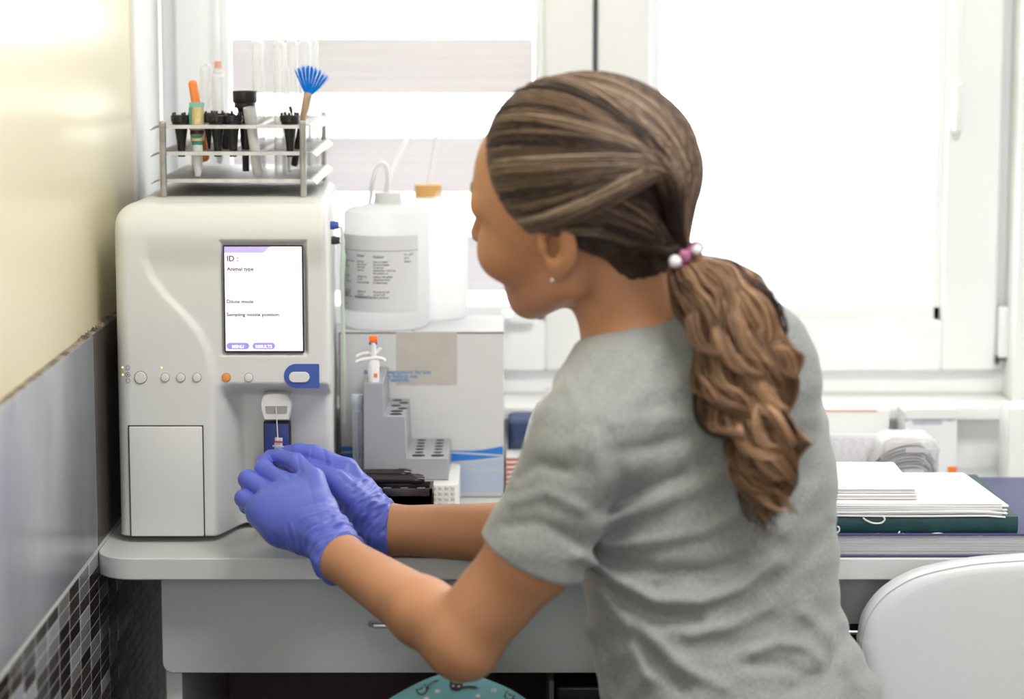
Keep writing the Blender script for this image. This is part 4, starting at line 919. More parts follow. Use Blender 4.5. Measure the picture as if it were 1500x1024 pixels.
# ---------------------------------------------------------------- smooth bodies from distance fields
def V3(v): return np.array([v[0], v[1], v[2]], np.float32)
def smin(a, b, k):
    h = np.clip(.5+.5*(b-a)/k, 0, 1); return b*(1-h)+a*h-k*h*(1-h)
def smax(a, b, k): return -smin(-a, -b, k)
def cone(p, a, b, ra, rb):
    a = V3(a); b = V3(b); ba = b-a; q = p-a; h = np.clip((q @ ba)/float(ba @ ba), 0, 1)
    return np.linalg.norm(q-h[:, None]*ba, axis=1)-(ra+(rb-ra)*h)
def chainf(p, pts, rs, k=.01):
    d = None
    for i in range(len(pts)-1):
        c = cone(p, pts[i], pts[i+1], rs[i], rs[i+1]); d = c if d is None else smin(d, c, k)
    return d
def ell(p, c, r, R=None):
    q = p-V3(c)
    if R is not None: q = q @ R          # columns of R are the axes
    r = np.array(r, np.float32); k0 = np.linalg.norm(q/r, axis=1); k1 = np.linalg.norm(q/(r*r), axis=1)
    return np.where(k1 > 1e-9, k0*(k0-1)/np.maximum(k1, 1e-9), -r.min())
def surface(fn, lo, hi, h, B=8, slack=1.45, margin=.008):
    "surface nets of fn<0 in the box lo..hi with cell h, evaluated only near the surface"
    lo = np.array(lo, np.float64); n = np.ceil((np.array(hi)-lo)/h/B).astype(int)*B; nb = n//B
    I = np.stack(np.meshgrid(*[np.arange(m) for m in nb], indexing='ij'), -1).reshape(-1, 3)
    cen = (lo+(I*B+B/2)*h).astype(np.float32); dc = fn(cen)
    vol = np.repeat(np.repeat(np.repeat(dc.reshape(nb), B, 0), B, 1), B, 2).astype(np.float32)
    near = np.abs(dc) < B*h*.87*slack+margin
    o = np.stack(np.meshgrid(*[np.arange(B)]*3, indexing='ij'), -1).reshape(-1, 3); J = I[near]
    for s in range(0, len(J), 1500):
        g = (J[s:s+1500, None]*B+o[None]).reshape(-1, 3); d = fn((lo+g*h).astype(np.float32)); vol[g[:, 0], g[:, 1], g[:, 2]] = d
    vol[0] = vol[-1] = 1; vol[:, 0] = vol[:, -1] = 1; vol[:, :, 0] = vol[:, :, -1] = 1
    neg = vol < 0; c = [slice(0, -1), slice(1, None)]; cnt = np.zeros(np.array(vol.shape)-1, np.uint8)
    for a in (0, 1):
        for b in (0, 1):
            for e in (0, 1): cnt += neg[c[a], c[b], c[e]]
    cells = np.argwhere((cnt > 0) & (cnt < 8)); idx = np.full(cnt.shape, -1, np.int32); idx[tuple(cells.T)] = np.arange(len(cells))
    acc = np.zeros((len(cells), 3)); num = np.zeros(len(cells))
    cor = [(a, b, e) for a in (0, 1) for b in (0, 1) for e in (0, 1)]
    for p in cor:
        for ax in range(3):
            if p[ax]: continue
            q = list(p); q[ax] = 1; v0 = vol[tuple((cells+p).T)]; v1 = vol[tuple((cells+q).T)]; m = (v0 < 0) != (v1 < 0)
            t = np.where(m, v0/np.where(m, v0-v1, 1), 0); pt = np.array(p, float)[None].repeat(len(cells), 0); pt[:, ax] = t
            acc[m] += pt[m]; num[m] += 1
    V = lo+(cells+acc/num[:, None])*h; F = []
    for ax in range(3):
        s0 = [slice(1, -1)]*3; s0[ax] = slice(0, -1); s1 = list(s0); s1[ax] = slice(1, None)
        a = neg[tuple(s0)]; b = neg[tuple(s1)]; e = np.argwhere(a != b); off = np.array([1, 1, 1]); off[ax] = 0; e = e+off
        u, w = [(1, 2), (2, 0), (0, 1)][ax]; du = np.zeros(3, int); du[u] = 1; dw = np.zeros(3, int); dw[w] = 1
        g = lambda q: idx[tuple(q.T)]
        f = np.stack([g(e-du-dw), g(e-dw), g(e), g(e-du)], 1); inside = neg[tuple(e.T)]
        f = np.where(inside[:, None], f, f[:, ::-1]); F.append(f)
    F = np.concatenate(F); return V, F[(F >= 0).all(1)]
def pix(p):
    c, s = math.cos(PITCH), math.sin(PITCH); z = p[:, 2]-CAMZ; d = p[:, 1]*c-z*s; u = p[:, 1]*s+z*c
    return 750+FPX*p[:, 0]/d, 512-FPX*u/d
def seg2(x, y, pts):
    "distance in the picture to a drawn line (used only to decide where a fold of the cloth runs)"
    d = np.full(len(x), 1e9, np.float32)
    for (x0, y0), (x1, y1) in zip(pts[:-1], pts[1:]):
        bx, by = x1-x0, y1-y0; h = np.clip(((x-x0)*bx+(y-y0)*by)/(bx*bx+by*by), 0, 1); d = np.minimum(d, np.hypot(x-x0-h*bx, y-y0-h*by))
    return d

# ---- head frame
TH, PH, RH, HS = math.radians(26.86), math.radians(.47), math.radians(20.4), 1.036
F_ = Vector((-math.cos(TH)*math.cos(PH), math.sin(TH)*math.cos(PH), -math.sin(PH))); L_ = Vector((0, 0, 1)).cross(F_).normalized(); U_ = F_.cross(L_)
U_, L_ = U_*math.cos(RH)+L_*math.sin(RH), L_*math.cos(RH)-U_*math.sin(RH)
HO = W(849.6, 322.7, 2.38); HR = np.array([F_, L_, U_], np.float32).T   # columns
def hp(f, l, u): return HO+(F_*f+L_*l+U_*u)*HS
def tohead(p): return ((p-V3(HO)) @ HR)/HS
def head_sdf(p, ears=True):
    q = tohead(p); lat = np.abs(q[:, 1]); m = q.copy(); m[:, 1] = lat
    d = ell(q, (-.006, 0, .046), (.098, .076, .083))
    d = smin(d, ell(q, (.030, 0, .010), (.062, .062, .080)), .03)                 # face mass
    d = smin(d, cone(m, (-.012, .056, -.035), (.058, .018, -.078), .017, .015), .024)   # jaw
    d = smin(d, ell(q, (.064, 0, -.080), (.020, .022, .018)), .020)               # chin
    d = smin(d, ell(q, (.045, 0, -.048), (.040, .043, .040)), .02)
    d = smin(d, ell(m, (.064, .038, -.018), (.026, .027, .026)), .020)            # cheekbone
    d = smin(d, cone(m, (.088, .010, .036), (.076, .045, .032), .009, .010), .014)      # brow
    d = smax(d, -ell(m, (.101, .032, .018), (.020, .019, .014)), .012)            # eye socket
    d = smin(d, ell(m, (.0735, .0315, .0165), (.0125, .0135, .0115)), .003)       # eyeball and lids
    d = smin(d, ell(m, (.0748, .0315, .0225), (.0138, .0152, .0085)), .002); d = smin(d, ell(m, (.0738, .0315, .0085), (.0128, .0145, .0045)), .002)
    d = smin(d, cone(q, (.090, 0, .024), (.110, 0, -.017), .006, .0085), .009)          # nose
    d = smin(d, cone(m, (.104, 0, -.020), (.096, .012, -.022), .008, .0065), .006)
    d = smin(d, ell(q, (.084, 0, -.047), (.011, .023, .0055)), .005)              # lips
    d = smin(d, ell(q, (.081, 0, -.056), (.011, .020, .0060)), .005)
    d = smax(d, -ell(q, (.097, 0, -.0515), (.008, .020, .0012)), .003)
    if not ears: return d*HS
    # ears
    e = m-np.array([-.013, .0785, .012], np.float32); ca, sa = math.cos(.10), math.sin(.10)
    ex = e[:, 0]*ca-e[:, 1]*sa; ey = e[:, 0]*sa+e[:, 1]*ca; E_ = np.stack([ex, ey, e[:, 2]], 1).astype(np.float32)
    o = ell(E_, (-.004, .004, .004), (.021, .0060, .031)); o = smin(o, ell(E_, (.003, .001, -.024), (.011, .0052, .013)), .006)
    o = smax(o, -ell(E_, (-.000, .010, .006), (.0125, .0100, .020)), .003); o = smax(o, -ell(E_, (.005, .004, -.003), (.0055, .012, .0085)), .003); o = smin(o, ell(E_, (.0125, .003, -.003), (.005, .0045, .007)), .004)
    return smin(d, o, .004)*HS

# ---- body landmarks
SL = W(850, 655, 2.275); ML = W(786, 806, 2.285); EL = W(676, 934, 2.31); WL = W(497, 816, 2.49); HWL = W(480, 786, 2.515)
SR = W(1120, 560, 2.50); ER = W(868, 785, 2.60); WR = W(567, 776, 2.632); HWR = W(541, 757, 2.640)
NB = W(938, 505, 2.40); NT = hp(-.030, 0, -.05)
LAT = Vector((.67, .742, 0)); FWD = Vector((-.742, .67, 0))
secs = [(455, 1000, .055, .050), (490, 1003, .105, .072), (540, 1008, .135, .090), (600, 1018, .147, .102), (700, 1034, .147, .106), (800, 1041, .143, .104), (900, 1046, .143, .102), (980, 1074, .150, .106), (1024, 1092, .156, .112), (1100, 1098, .165, .122), (1200, 1098, .168, .128)]
SY = 2.40
sz = np.array([W(px, py, SY).z for py, px, a, b in secs])[::-1]; sxx = np.array([W(px, py, SY).x for py, px, a, b in secs])[::-1]
sa_ = np.array([a for *_, a, b in secs])[::-1]; sb_ = np.array([b for *_, b in secs])[::-1]
def torso(p, off=0):
    cx_ = np.interp(p[:, 2], sz, sxx); cy_ = SY+.012*np.sin((p[:, 2]-.6)*4); a = np.interp(p[:, 2], sz, sa_)+off; b = np.interp(p[:, 2], sz, sb_)+off
    dx, dy = p[:, 0]-cx_, p[:, 1]-cy_; l = dx*LAT.x+dy*LAT.y; f = dx*FWD.x+dy*FWD.y
    k = (np.abs(l/a)**2.3+np.abs(f/b)**2.3)**(1/2.3); d = (k-1)*np.minimum(a, b)*.92
    return np.maximum(d, np.maximum(p[:, 2]-sz[-1]-.012, sz[0]-p[:, 2]))
def shoulders(p, off=0):
    up = W(985, 492, 2.42)
    d = chainf(p, [up, SL+Vector((.012, .012, .018))], [.052+off, .045+off]); d = smin(d, chainf(p, [up, SR+Vector((-.01, -.015, .03))], [.052+off, .046+off]), .03)
    d = smin(d, ell(p, W(1085, 560, 2.385), (.075+off, .070+off, .085+off)), .04)     # right shoulder blade
    return smin(d, ell(p, W(935, 640, 2.345), (.070+off, .060+off, .085+off)), .04)   # left shoulder blade
def arms(p, off=0):
    l = chainf(p, [SL, ML, EL], [.038+off, .0405+off, .038+off], .02); l = smin(l, chainf(p, [EL, EL+(WL-EL)*.3, WL, HWL], [.037+off, .0335+off, .0238+off, .0225+off], .012), .012)
    l = smin(l, ell(p, EL+Vector((.004, -.004, -.012)), (.030+off, .030+off, .028+off)), .012)
    r = chainf(p, [SR, ER], [.046+off, .038+off], .02); r = smin(r, chainf(p, [ER, ER+(WR-ER)*.35, WR, HWR], [.037+off, .0345+off, .0262+off, .0235+off], .012), .012)
    return l, r
# ---- hands: joint chains read off the photograph
def hand(p, side, off=0):
    o = off
    if side == 'L':
        w = HWL; mcp = [W(459, 702, 2.585), W(428, 712, 2.592), W(400, 726, 2.588), W(383, 748, 2.578)]
        fing = [([mcp[0], W(433, 677, 2.630), W(410, 669.5, 2.655), W(396, 669, 2.668)], [.0110, .0098, .0087, .0080]),
                ([mcp[1], W(387, 688, 2.632), W(387, 678, 2.655), W(400, 675, 2.672)], [.0114, .0102, .0092, .0082]),
                ([mcp[2], W(363, 702, 2.622), W(366, 712, 2.650), W(388, 713, 2.650)], [.0112, .0102, .0092, .0082]),
                ([mcp[3], W(357, 730, 2.606), W(362, 741, 2.632), W(380, 742, 2.635)], [.0105, .0095, .0085, .0075])]
        th = ([W(474, 768, 2.545), W(448, 722, 2.618), W(428, 694, 2.672), W(411, 676, 2.698)], [.015, .0125, .0108, .0090])
        palm = [(.30, .018), (.75, .0155)]
        extra = smin(chainf(p, [W(386, 752, 2.575), W(412, 775, 2.560), W(450, 790, 2.540)], [.0145+o, .0175+o, .0165+o], .01), ell(p, W(425, 750, 2.568), (.026+o, .016+o, .024+o)), .02)
    else:
        w = HWR; mcp = [W(508, 688, 2.655), W(510, 700, 2.682), W(512, 716, 2.700), W(516, 733, 2.708)]
        fing = [([mcp[0], W(459, 664.5, 2.672), W(438, 661, 2.680), W(420, 663, 2.690)], [.0118, .0096, .0086, .0080]),
                ([mcp[1], W(466, 690, 2.712), W(452, 706, 2.706), W(462, 716, 2.690)], [.0112, .0096, .0086, .0078]),
                ([mcp[2], W(474, 716, 2.716), W(466, 730, 2.706), W(478, 736, 2.690)], [.0110, .0094, .0084, .0076]),
                ([mcp[3], W(486, 740, 2.710), W(480, 750, 2.700), W(492, 752, 2.688)], [.0100, .0088, .0080, .0072])]
        th = ([W(536, 745, 2.622), W(494, 706, 2.632), W(456, 690, 2.658), W(424, 674, 2.678)], [.0165, .0135, .0108, .0088])
        palm = [(.30, .020), (.75, .0165)]
        extra = ell(p, W(520, 735, 2.655), (.022+o, .026+o, .024+o))
    d = None
    for m in mcp:
        c = chainf(p, [w, w+(m-w)*.45, m], [.0205+o, .0165+o, .0128+o], .008); d = c if d is None else smin(d, c, .014)
    d = smin(d, extra, .020)
    d = smin(d, chainf(p, th[0], [r+o for r in th[1]], .004), .007)
    out = None
    for pts, rs in fing:
        c = chainf(p, pts, [r+o for r in rs], .0035); out = c if out is None else smin(out, c, .0012)
    return smin(d, out, .005)
HIPC = Vector((W(1095, 1150, 2.38).x, 2.40, .540)); HL = HIPC-LAT*.085; HRt = HIPC+LAT*.085
KL = W(662, 1084, 2.42); AL = Vector((-.015, 2.43, .245)); KR = Vector((-.075, 2.535, .520)); AR = Vector((-.03, 2.56, .085))
def legs(p, off=0):
    d = ell(p, HIPC+Vector((0, 0, -.005)), (.165+off, .165+off, .085+off))
    d = smin(d, chainf(p, [HL, HL+(KL-HL)*.5+Vector((0, 0, -.022)), KL], [.076+off, .066+off, .060+off], .02), .03); d = smin(d, chainf(p, [HRt, KR], [.078+off, .054+off]), .03)
    d = smin(d, ell(p, W(672, 1076, 2.42), (.086+off, .060+off, .054+off)), .015)
    d = smin(d, chainf(p, [KL, KL+(AL-KL)*.35, AL], [.054+off, .050+off, .034+off]), .01); return smin(d, chainf(p, [KR, KR+(AR-KR)*.35, AR], [.052+off, .050+off, .034+off]), .01)
def feet(p):
    d = chainf(p, [AL, AL+Vector((-.035, .015, -.045)), AL+Vector((-.15, .06, -.085))], [.032, .034, .026], .01)
    return smin(d, chainf(p, [AR, AR+Vector((0, 0, -.045)), AR+Vector((-.15, .05, -.060))], [.032, .034, .024], .01), .01)
NC1 = [NB+Vector((.012, .006, -.03)), NB*.5+NT*.5+Vector((.004, 0, 0)), NT]
def body(p):
    d = smin(head_sdf(p), chainf(p, NC1, [.060, .051, .050], .02), .018)
    d = smin(d, smin(torso(p, -.012), shoulders(p, -.010), .03), .025)
    l, r = arms(p); d = smin(d, l, .012); d = smin(d, r, .012)
    d = smin(d, hand(p, 'L', -.0038), .004); d = smin(d, hand(p, 'R', -.0038), .004)
    d = smin(d, legs(p, -.010), .03); return smin(d, feet(p), .01)

person = thing('person', 'woman in grey T-shirt and blue gloves seated at the desk, seen from behind', 'person', (HIPC.x, HIPC.y, .485))
M_skin = mat('tanned_skin', (.57, .275, .145), .5, sss=.12, bump=.12, bscale=420, var=.10, vscale=22)
V, F = surface(body, (-.36, 2.12, .0), (.46, 2.80, 1.36), .003)
npmesh('body', V, F, M_skin, person)
# face details
M_eyew = mat('eye_white', (.80, .78, .76), .15); M_iris = mat('eye_iris', (.06, .10, .10), .1)
for sg in (1, -1):
    c = hp(.0748, .0315*sg, .0165); rot = Matrix.Translation(c) @ (F_*1.0+L_*.12*sg-U_*.45).normalized().to_track_quat('Z', 'Y').to_matrix().to_4x4()
    o = MB().lathe([(.0001, .0118)]+[(.0117*math.sin(t), .0117*math.cos(t)) for t in [.1*i for i in range(1, 15)]], (0, 0, 0), 24, rot).build('eye', M_eyew, person)
    MB().lathe([(.0001, .0122), (.003, .0121), (.0052, .0112)], (0, 0, 0), 20, rot).build('iris', M_iris, o)
    for uu in (.0255,):     # lashes and lid line
        pts = [hp(.0878-.010*abs(t)**1.6, sg*(.0315+.0130*t), .0155+(uu-.0185)*.35*math.cos(t*1.4)) for t in [-1+.2*i for i in range(11)]]
        MB().tube(pts, .0008, 6).build('eyelash', mat('dark_lash', (.03, .02, .015), .6), person)
    pts = [hp(.097-.013*t, sg*(.012+.032*t), .040+.007*math.sin(math.pi*t)) for t in [.1*i for i in range(11)]]
    MB().tube(pts, [.0012]+[.0024]*8+[.0016, .0008], 8).build('eyebrow', mat('brown_brow', (.12, .07, .045), .7), person)
lp = MB(); lp.tube([hp(.0925-.010*abs(t)**2, .021*t, -.0475+.001*math.cos(3*t)) for t in [-1+.2*i for i in range(11)]], [.0008]+[.0032]*9+[.0008], 8)
lp.tube([hp(.0900-.010*abs(t)**2, .019*t, -.0555) for t in [-1+.2*i for i in range(11)]], [.0008]+[.0036]*9+[.0008], 8); lp.build('lips', mat('lip_skin', (.50, .20, .15), .4), person)
er = MB(); er.lathe([(.0001, .003), (.0022, .0022), (.003, 0), (.0022, -.0022), (.0001, -.003)], tuple(hp(-.006, .0835, -.022)), 12); er.build('earring', mat('silver', (.8, .8, .82), .2, metal=1), person)

# ---- gloves
M_glove = mat('blue_nitrile', (.125, .165, .66), .36, bump=.10, bscale=260, spec=.5)
ntg = M_glove.node_tree
def wr(p, a, b, amp, seed):
    "crumpled cuff: creases running round and slantwise"
    a = V3(a); b = V3(b); ax = (b-a)/np.linalg.norm(b-a); q = p-a; t = q @ ax; r = q-t[:, None]*ax
    e1 = np.cross(ax, [0, 0, 1]); e1 /= np.linalg.norm(e1); e2 = np.cross(ax, e1); an_ = np.arctan2(r @ e2, r @ e1)
    s = np.sin(t*520+2.2*np.sin(an_*2+seed)+seed)+.7*np.sin(t*830+3*np.sin(an_*3+seed*2)+1.4*an_)+.5*np.sin(an_*9+t*140)
    return s*amp*sstep(-.045, .004, t)*1.0, t
def glove(p, side):
    w, e, fw = (HWL, WL, EL) if side == 'L' else (HWR, WR, ER)
    r0 = .0232 if side == 'L' else .0255; d = hand(p, side)
    end = e+(e-w).normalized()*.004; ax = (fw-e).normalized()
    c = chainf(p, [w, e, e+ax*.03], [r0+.0005, r0+.0035, r0+.0055], .01); d = smin(d, c, .008)
    s, t = wr(p, w, e, .00075, 1.3 if side == 'L' else 4.1)
    d = d+s
    # tendons and stretch creases on the back of the hand
    x, y = pix(p)
    for pts, a_, w_ in (GL if side == 'L' else GR):
        d = d+a_*np.exp(-(seg2(x, y, pts)/w_)**2)*.001
    cut = (p-V3(end)) @ V3(ax)
    return smax(d, cut-.002, .0015), cut
GL = [([(452, 705), (462, 745), (470, 775)], .5, 2.5), ([(420, 770), (428, 800)], .7, 2), ([(425, 765), (436, 802)], -.6, 2), ([(398, 780), (412, 800)], .5, 2), ([(440, 690), (436, 668)], .8, 2), ([(446, 688), (440, 664)], -.5, 2),
      ([(455, 800), (470, 775), (490, 758), (505, 752)], 1.0, 2.4), ([(462, 815), (478, 788), (500, 768), (512, 765)], .9, 2.2), ([(470, 828), (490, 796), (512, 778)], .9, 2.2), ([(447, 790), (462, 765), (484, 748)], -.8, 2.2), ([(404, 682), (424, 699)], 1.5, 3)]
GR = [([(520, 725), (545, 712)], .9, 2), ([(524, 738), (552, 728)], 1.0, 2.2), ([(530, 752), (565, 742)], .9, 2), ([(457, 655), (456, 672)], 1.0, 1.8), ([(474, 660), (478, 680)], .9, 2), ([(481, 662), (486, 682)], -.7, 2), ([(535, 765), (572, 748)], .8, 2), ([(515, 710), (538, 700)], -.6, 2)]
for side, lo_, hi_ in (('L', (-.32, 2.46, .72), (-.13, 2.74, .93)), ('R', (-.26, 2.58, .735), (-.10, 2.745, .90))):
    fnn = lambda p, s=side: glove(p, s)[0]
    V, F = surface(fnn, lo_, hi_, .00125)
    g = npmesh('glove', V, F, M_glove, person)
    lab(g, 'blue nitrile glove on the nearer hand' if side == 'L' else 'blue nitrile glove on the far hand')
    w, e, fw = (HWL, WL, EL) if side == 'L' else (HWR, WR, ER); r0 = .0272 if side == 'L' else .0296
    ax = (fw-e).normalized(); end = e+(e-w).normalized()*.004; e1 = ax.orthogonal().normalized(); e2 = ax.cross(e1)
    pts = [end+ax*.0012+(e1*math.cos(t)+e2*math.sin(t))*(r0+.0007*math.sin(5*t)) for t in [2*math.pi*i/60 for i in range(61)]]
    MB().tube(pts, [.0011+.0003*math.sin(i*1.7) for i in range(61)], 8).build('rolled_cuff', M_glove, g)
# ---- held sample tube
tc0 = W(408.5, 641, 2.688); tb = W(405, 690, 2.684)
hv = thing('sample_tube', 'small clear blood tube with a red ring held by the gloved fingers under the needle', 'tube', tb)
d = tc0-tb; Lh = d.length; Mx = Matrix.Translation(tb) @ d.to_track_quat('Z', 'Y').to_matrix().to_4x4()
MB().lathe([(.001, 0), (.0026, .001), (.0040, .005), (.0040, Lh*.70), (.0062, Lh*.71), (.0063, Lh*.76), (.0044, Lh*.77), (.0044, Lh), (.0036, Lh), (.0034, .006), (.001, .002)], (0, 0, 0), 24, Mx).build('tube_body', M_cl, hv)
MB().lathe([(.0042, Lh*.855), (.0047, Lh*.86), (.0047, Lh*.90), (.0042, Lh*.905)], (0, 0, 0), 24, Mx).build('red_ring', mat('red_plastic', (.55, .03, .05), .4), hv)
MB().lathe([(.0005, .003), (.0030, .006), (.0031, Lh*.35), (.0005, Lh*.352)], (0, 0, 0), 18, Mx).build('blood', mat('blood', (.20, .01, .02), .2), hv)

# ---- T-shirt
FOLDS = [([(858, 815), (900, 850), (960, 880), (1030, 882), (1090, 858), (1140, 822)], 5.5, 11), ([(862, 835), (905, 876), (960, 905), (1020, 910)], -4.5, 10), ([(850, 800), (900, 822), (960, 838), (1040, 838), (1110, 815)], -3.5, 11),
         ([(875, 775), (930, 752), (990, 728), (1050, 700)], 3.2, 14), ([(880, 748), (940, 722), (1000, 698)], -4, 11), ([(885, 800), (950, 795), (1030, 780), (1110, 745)], 3.2, 11),
         ([(945, 925), (975, 955), (1010, 985), (1060, 1005)], 4, 12), ([(925, 935), (960, 975), (1000, 1010)], -3.5, 12), ([(1105, 955), (1140, 942), (1178, 946), (1200, 965)], 5, 10), ([(1090, 975), (1150, 975), (1190, 995)], -4, 10),
         ([(1010, 930), (1070, 918), (1130, 890)], 3.5, 10), ([(895, 640), (908, 700), (890, 760), (860, 815)], -2.5, 15), ([(872, 640), (878, 700), (862, 760), (845, 815)], 4, 12), ([(900, 620), (960, 612), (1020, 608)], 2.5, 12), ([(890, 660), (950, 655), (1010, 640)], -2.5, 12),
         ([(1150, 780), (1190, 730), (1215, 680)], 3, 12), ([(1130, 860), (1180, 820), (1215, 770)], -3, 12), ([(1060, 760), (1120, 720), (1180, 650)], 2.5, 12), ([(1180, 900), (1215, 930), (1250, 1000)], 4.5, 12), ([(1160, 1010), (1210, 985), (1235, 930)], -4, 12),
         ([(760, 700), (790, 680), (830, 690)], -3, 9), ([(752, 735), (800, 722), (850, 745)], 3, 10), ([(745, 770), (790, 765), (840, 790)], -2.5, 9), ([(835, 560), (850, 600), (845, 650)], 2.5, 9), ([(870, 545), (850, 575), (842, 560)], -3, 8),
         ([(960, 860), (1010, 850), (1060, 860)], -2, 9), ([(880, 860), (920, 920), (945, 990)], 3.5, 12), ([(850, 870), (885, 940), (905, 1010)], -3, 12)]
HEM = W(782, 816, 2.285); HAX = (EL-ML).normalized(); HAX = (HAX*.85+Vector((.0, 0, -.45))).normalized()
def shirt_outer(p):
    d = smin(torso(p, .004), shoulders(p, .004), .03)
    sl = chainf(p, [SL, ML, ML+(EL-ML)*.35], [.051, .0485, .0485], .02)
    d = smin(d, sl, .022); d = smin(d, chainf(p, [SR, SR+(ER-SR)*.6], [.051, .048], .02), .02)
    d = smin(d, chainf(p, [W(962, 505, 2.41), W(920, 530, 2.38), W(915, 540, 2.40)], [.038, .034, .034], .02), .02)
    x, y = pix(p); near = (p[:, 1] < 2.44+.35*(p[:, 0]-.15))
    f = np.zeros(len(p), np.float32)
    for pts, a, w in FOLDS: f += a*np.exp(-(seg2(x, y, pts)/w)**2)
    f += 1.1*np.sin(x*.05+y*.09+2*np.sin(x*.02))*np.sin(y*.03-x*.035+1)
    f = np.where(f < -4.2, -4.2-(f+4.2)*-.15, f); return d-f*.001*near
CN = W(912, 492, 2.40)
CAX = (NT-NB).normalized(); CAX = Vector((CAX.x-.55, CAX.y+.2, CAX.z)).normalized()
def shirt(p):
    o = shirt_outer(p); d = smax(o, -(o+.0065), .001)
    # openings: neck, sleeves, hem
    nk = cone(p, NB+Vector((.014, .004, -.06)), NB+(NT-NB)*.9+Vector((-.01, 0, .05)), .060, .066)
    d = smax(d, -nk, .003)
    cut = (p-V3(HEM)) @ V3(HAX); arm = cone(p, SL, EL, .11, .075); d = np.maximum(d, np.where((arm < 0) & (p[:, 0] < SL.x+.04), cut, -1))
    rc = SR+(ER-SR)*.55; cut = (p-V3(rc)) @ V3((ER-SR).normalized()); arm = cone(p, SR, ER, .085, .085); d = np.maximum(d, np.where((arm < 0) & (p[:, 1] > 2.50), cut, -1))
    return np.maximum(d, .545-p[:, 2])
def heather(name, c1, c2):
    m = mat(name, c1, .9, sheen=.3); nt = m.node_tree; b = nt.nodes['Principled BSDF']; tc = nt.nodes.new('ShaderNodeTexCoord')
    mp = nt.nodes.new('ShaderNodeMapping'); mp.inputs['Scale'].default_value = (1, 1, .35); nt.links.new(tc.outputs['Object'], mp.inputs[0])
    n = nt.nodes.new('ShaderNodeTexNoise'); n.inputs['Scale'].default_value = 700; n.inputs['Detail'].default_value = 3; nt.links.new(mp.outputs[0], n.inputs['Vector'])
    rm = nt.nodes.new('ShaderNodeMapRange'); rm.inputs[1].default_value = .38; rm.inputs[2].default_value = .62; nt.links.new(n.outputs[0], rm.inputs[0])
    mx = nt.nodes.new('ShaderNodeMix'); mx.data_type = 'RGBA'; mx.inputs[6].default_value = (*c1, 1); mx.inputs[7].default_value = (*c2, 1)
    nt.links.new(rm.outputs[0], mx.inputs[0]); nt.links.new(mx.outputs[2], b.inputs['Base Color'])
    w = nt.nodes.new('ShaderNodeTexNoise'); w.inputs['Scale'].default_value = 28; w.inputs['Detail'].default_value = 4; nt.links.new(tc.outputs['Object'], w.inputs['Vector'])
    bp = nt.nodes.new('ShaderNodeBump'); bp.inputs['Strength'].default_value = .2; bp.inputs['Distance'].default_value = .006; nt.links.new(w.outputs[0], bp.inputs['Height'])
    b2 = nt.nodes.new('ShaderNodeBump'); b2.inputs['Strength'].default_value = .3; b2.inputs['Distance'].default_value = .0008; nt.links.new(n.outputs[0], b2.inputs['Height']); nt.links.new(bp.outputs[0], b2.inputs['Normal']); nt.links.new(b2.outputs[0], b.inputs['Normal']); return m
M_shirt = heather('heather_grey_jersey', (.225, .24, .24), (.335, .35, .345))
V, F = surface(shirt, (-.05, 2.14, .52), (.46, 2.72, 1.13), .0028)
sh = npmesh('t_shirt', V, F, M_shirt, person)

# ---- printed trousers
M_pant = mat('teal_cotton', (.16, .40, .44), .8, bump=.1, bscale=300)
def pants(p):
    x, y = pix(p); o = smin(legs(p, .003), np.maximum(torso(p, -.002), p[:, 2]-.66), .03)+.002*np.sin(p[:, 0]*60+p[:, 2]*40)*np.sin(p[:, 1]*50)
    d = smax(o, -(o+.006), .001)
    for a, k in ((AL, KL), (AR, KR)):
        ax = V3((a-k).normalized()); cut = (p-V3(a)) @ ax+.01; d = np.maximum(d, np.where(cone(p, k, a+(a-k)*.3, .09, .09) < 0, cut, -1))
    return d
V, F = surface(pants, (-.22, 2.16, .05), (.44, 2.72, .70), .0032)
pa = npmesh('trousers', V, F, M_pant, person)
from mathutils.bvhtree import BVHTree
bv = BVHTree.FromPolygons([tuple(v) for v in V], [tuple(int(i) for i in f) for f in F])
def motif(px, py, s_, ang, parts, m, name):
    "small printed shape laid on the cloth"
    mb = MB(); R_ = W(px, py, 2.0)-Vector((0, 0, CAMZ)); 
    for poly in parts:
        vs = []
        for (a, b) in poly:
            ca, sa = math.cos(ang), math.sin(ang); qx = px+s_*(a*ca-b*sa); qy = py+s_*(a*sa+b*ca)
            tgt = W(qx, qy, 2.0)-Vector((0, 0, CAMZ)); hit = bv.ray_cast(Vector((0, 0, CAMZ)), tgt.normalized())
            if hit[0] is None: return
            vs.append(hit[0]+hit[1]*.0006*(1 if hit[1].dot(tgt) < 0 else -1))
        c = sum(vs, Vector())/len(vs); hit = bv.ray_cast(Vector((0, 0, CAMZ)), (c-Vector((0, 0, CAMZ))).normalized()); c = hit[0]+hit[1]*.0009*(1 if hit[1].dot(c) < 0 else -1)
        n = len(vs); mb.add(vs+[c], [(i, (i+1) % n, n) for i in range(n)])
    return mb.build(name, m, pa, smooth=False)
M_cat = mat('black_print', (.015, .013, .015), .7); M_dot = mat('cream_print', (.75, .68, .60), .7)
cat = [(math.cos(t)*(1+.12*math.cos(2*t)), .72*math.sin(t)) for t in [2*math.pi*i/20 for i in range(20)]]
head_ = [(-1, .2), (-1.05, -.9), (-.5, -.5), (0, -.55), (.5, -.5), (1.05, -.9), (1, .2), (.7, .65), (0, .8), (-.7, .65)]
tail = [(.9, -.1), (1.8, -.35), (2.9, -.35), (3.6, .0), (2.9, .1), (1.8, .15), (.8, .4)]
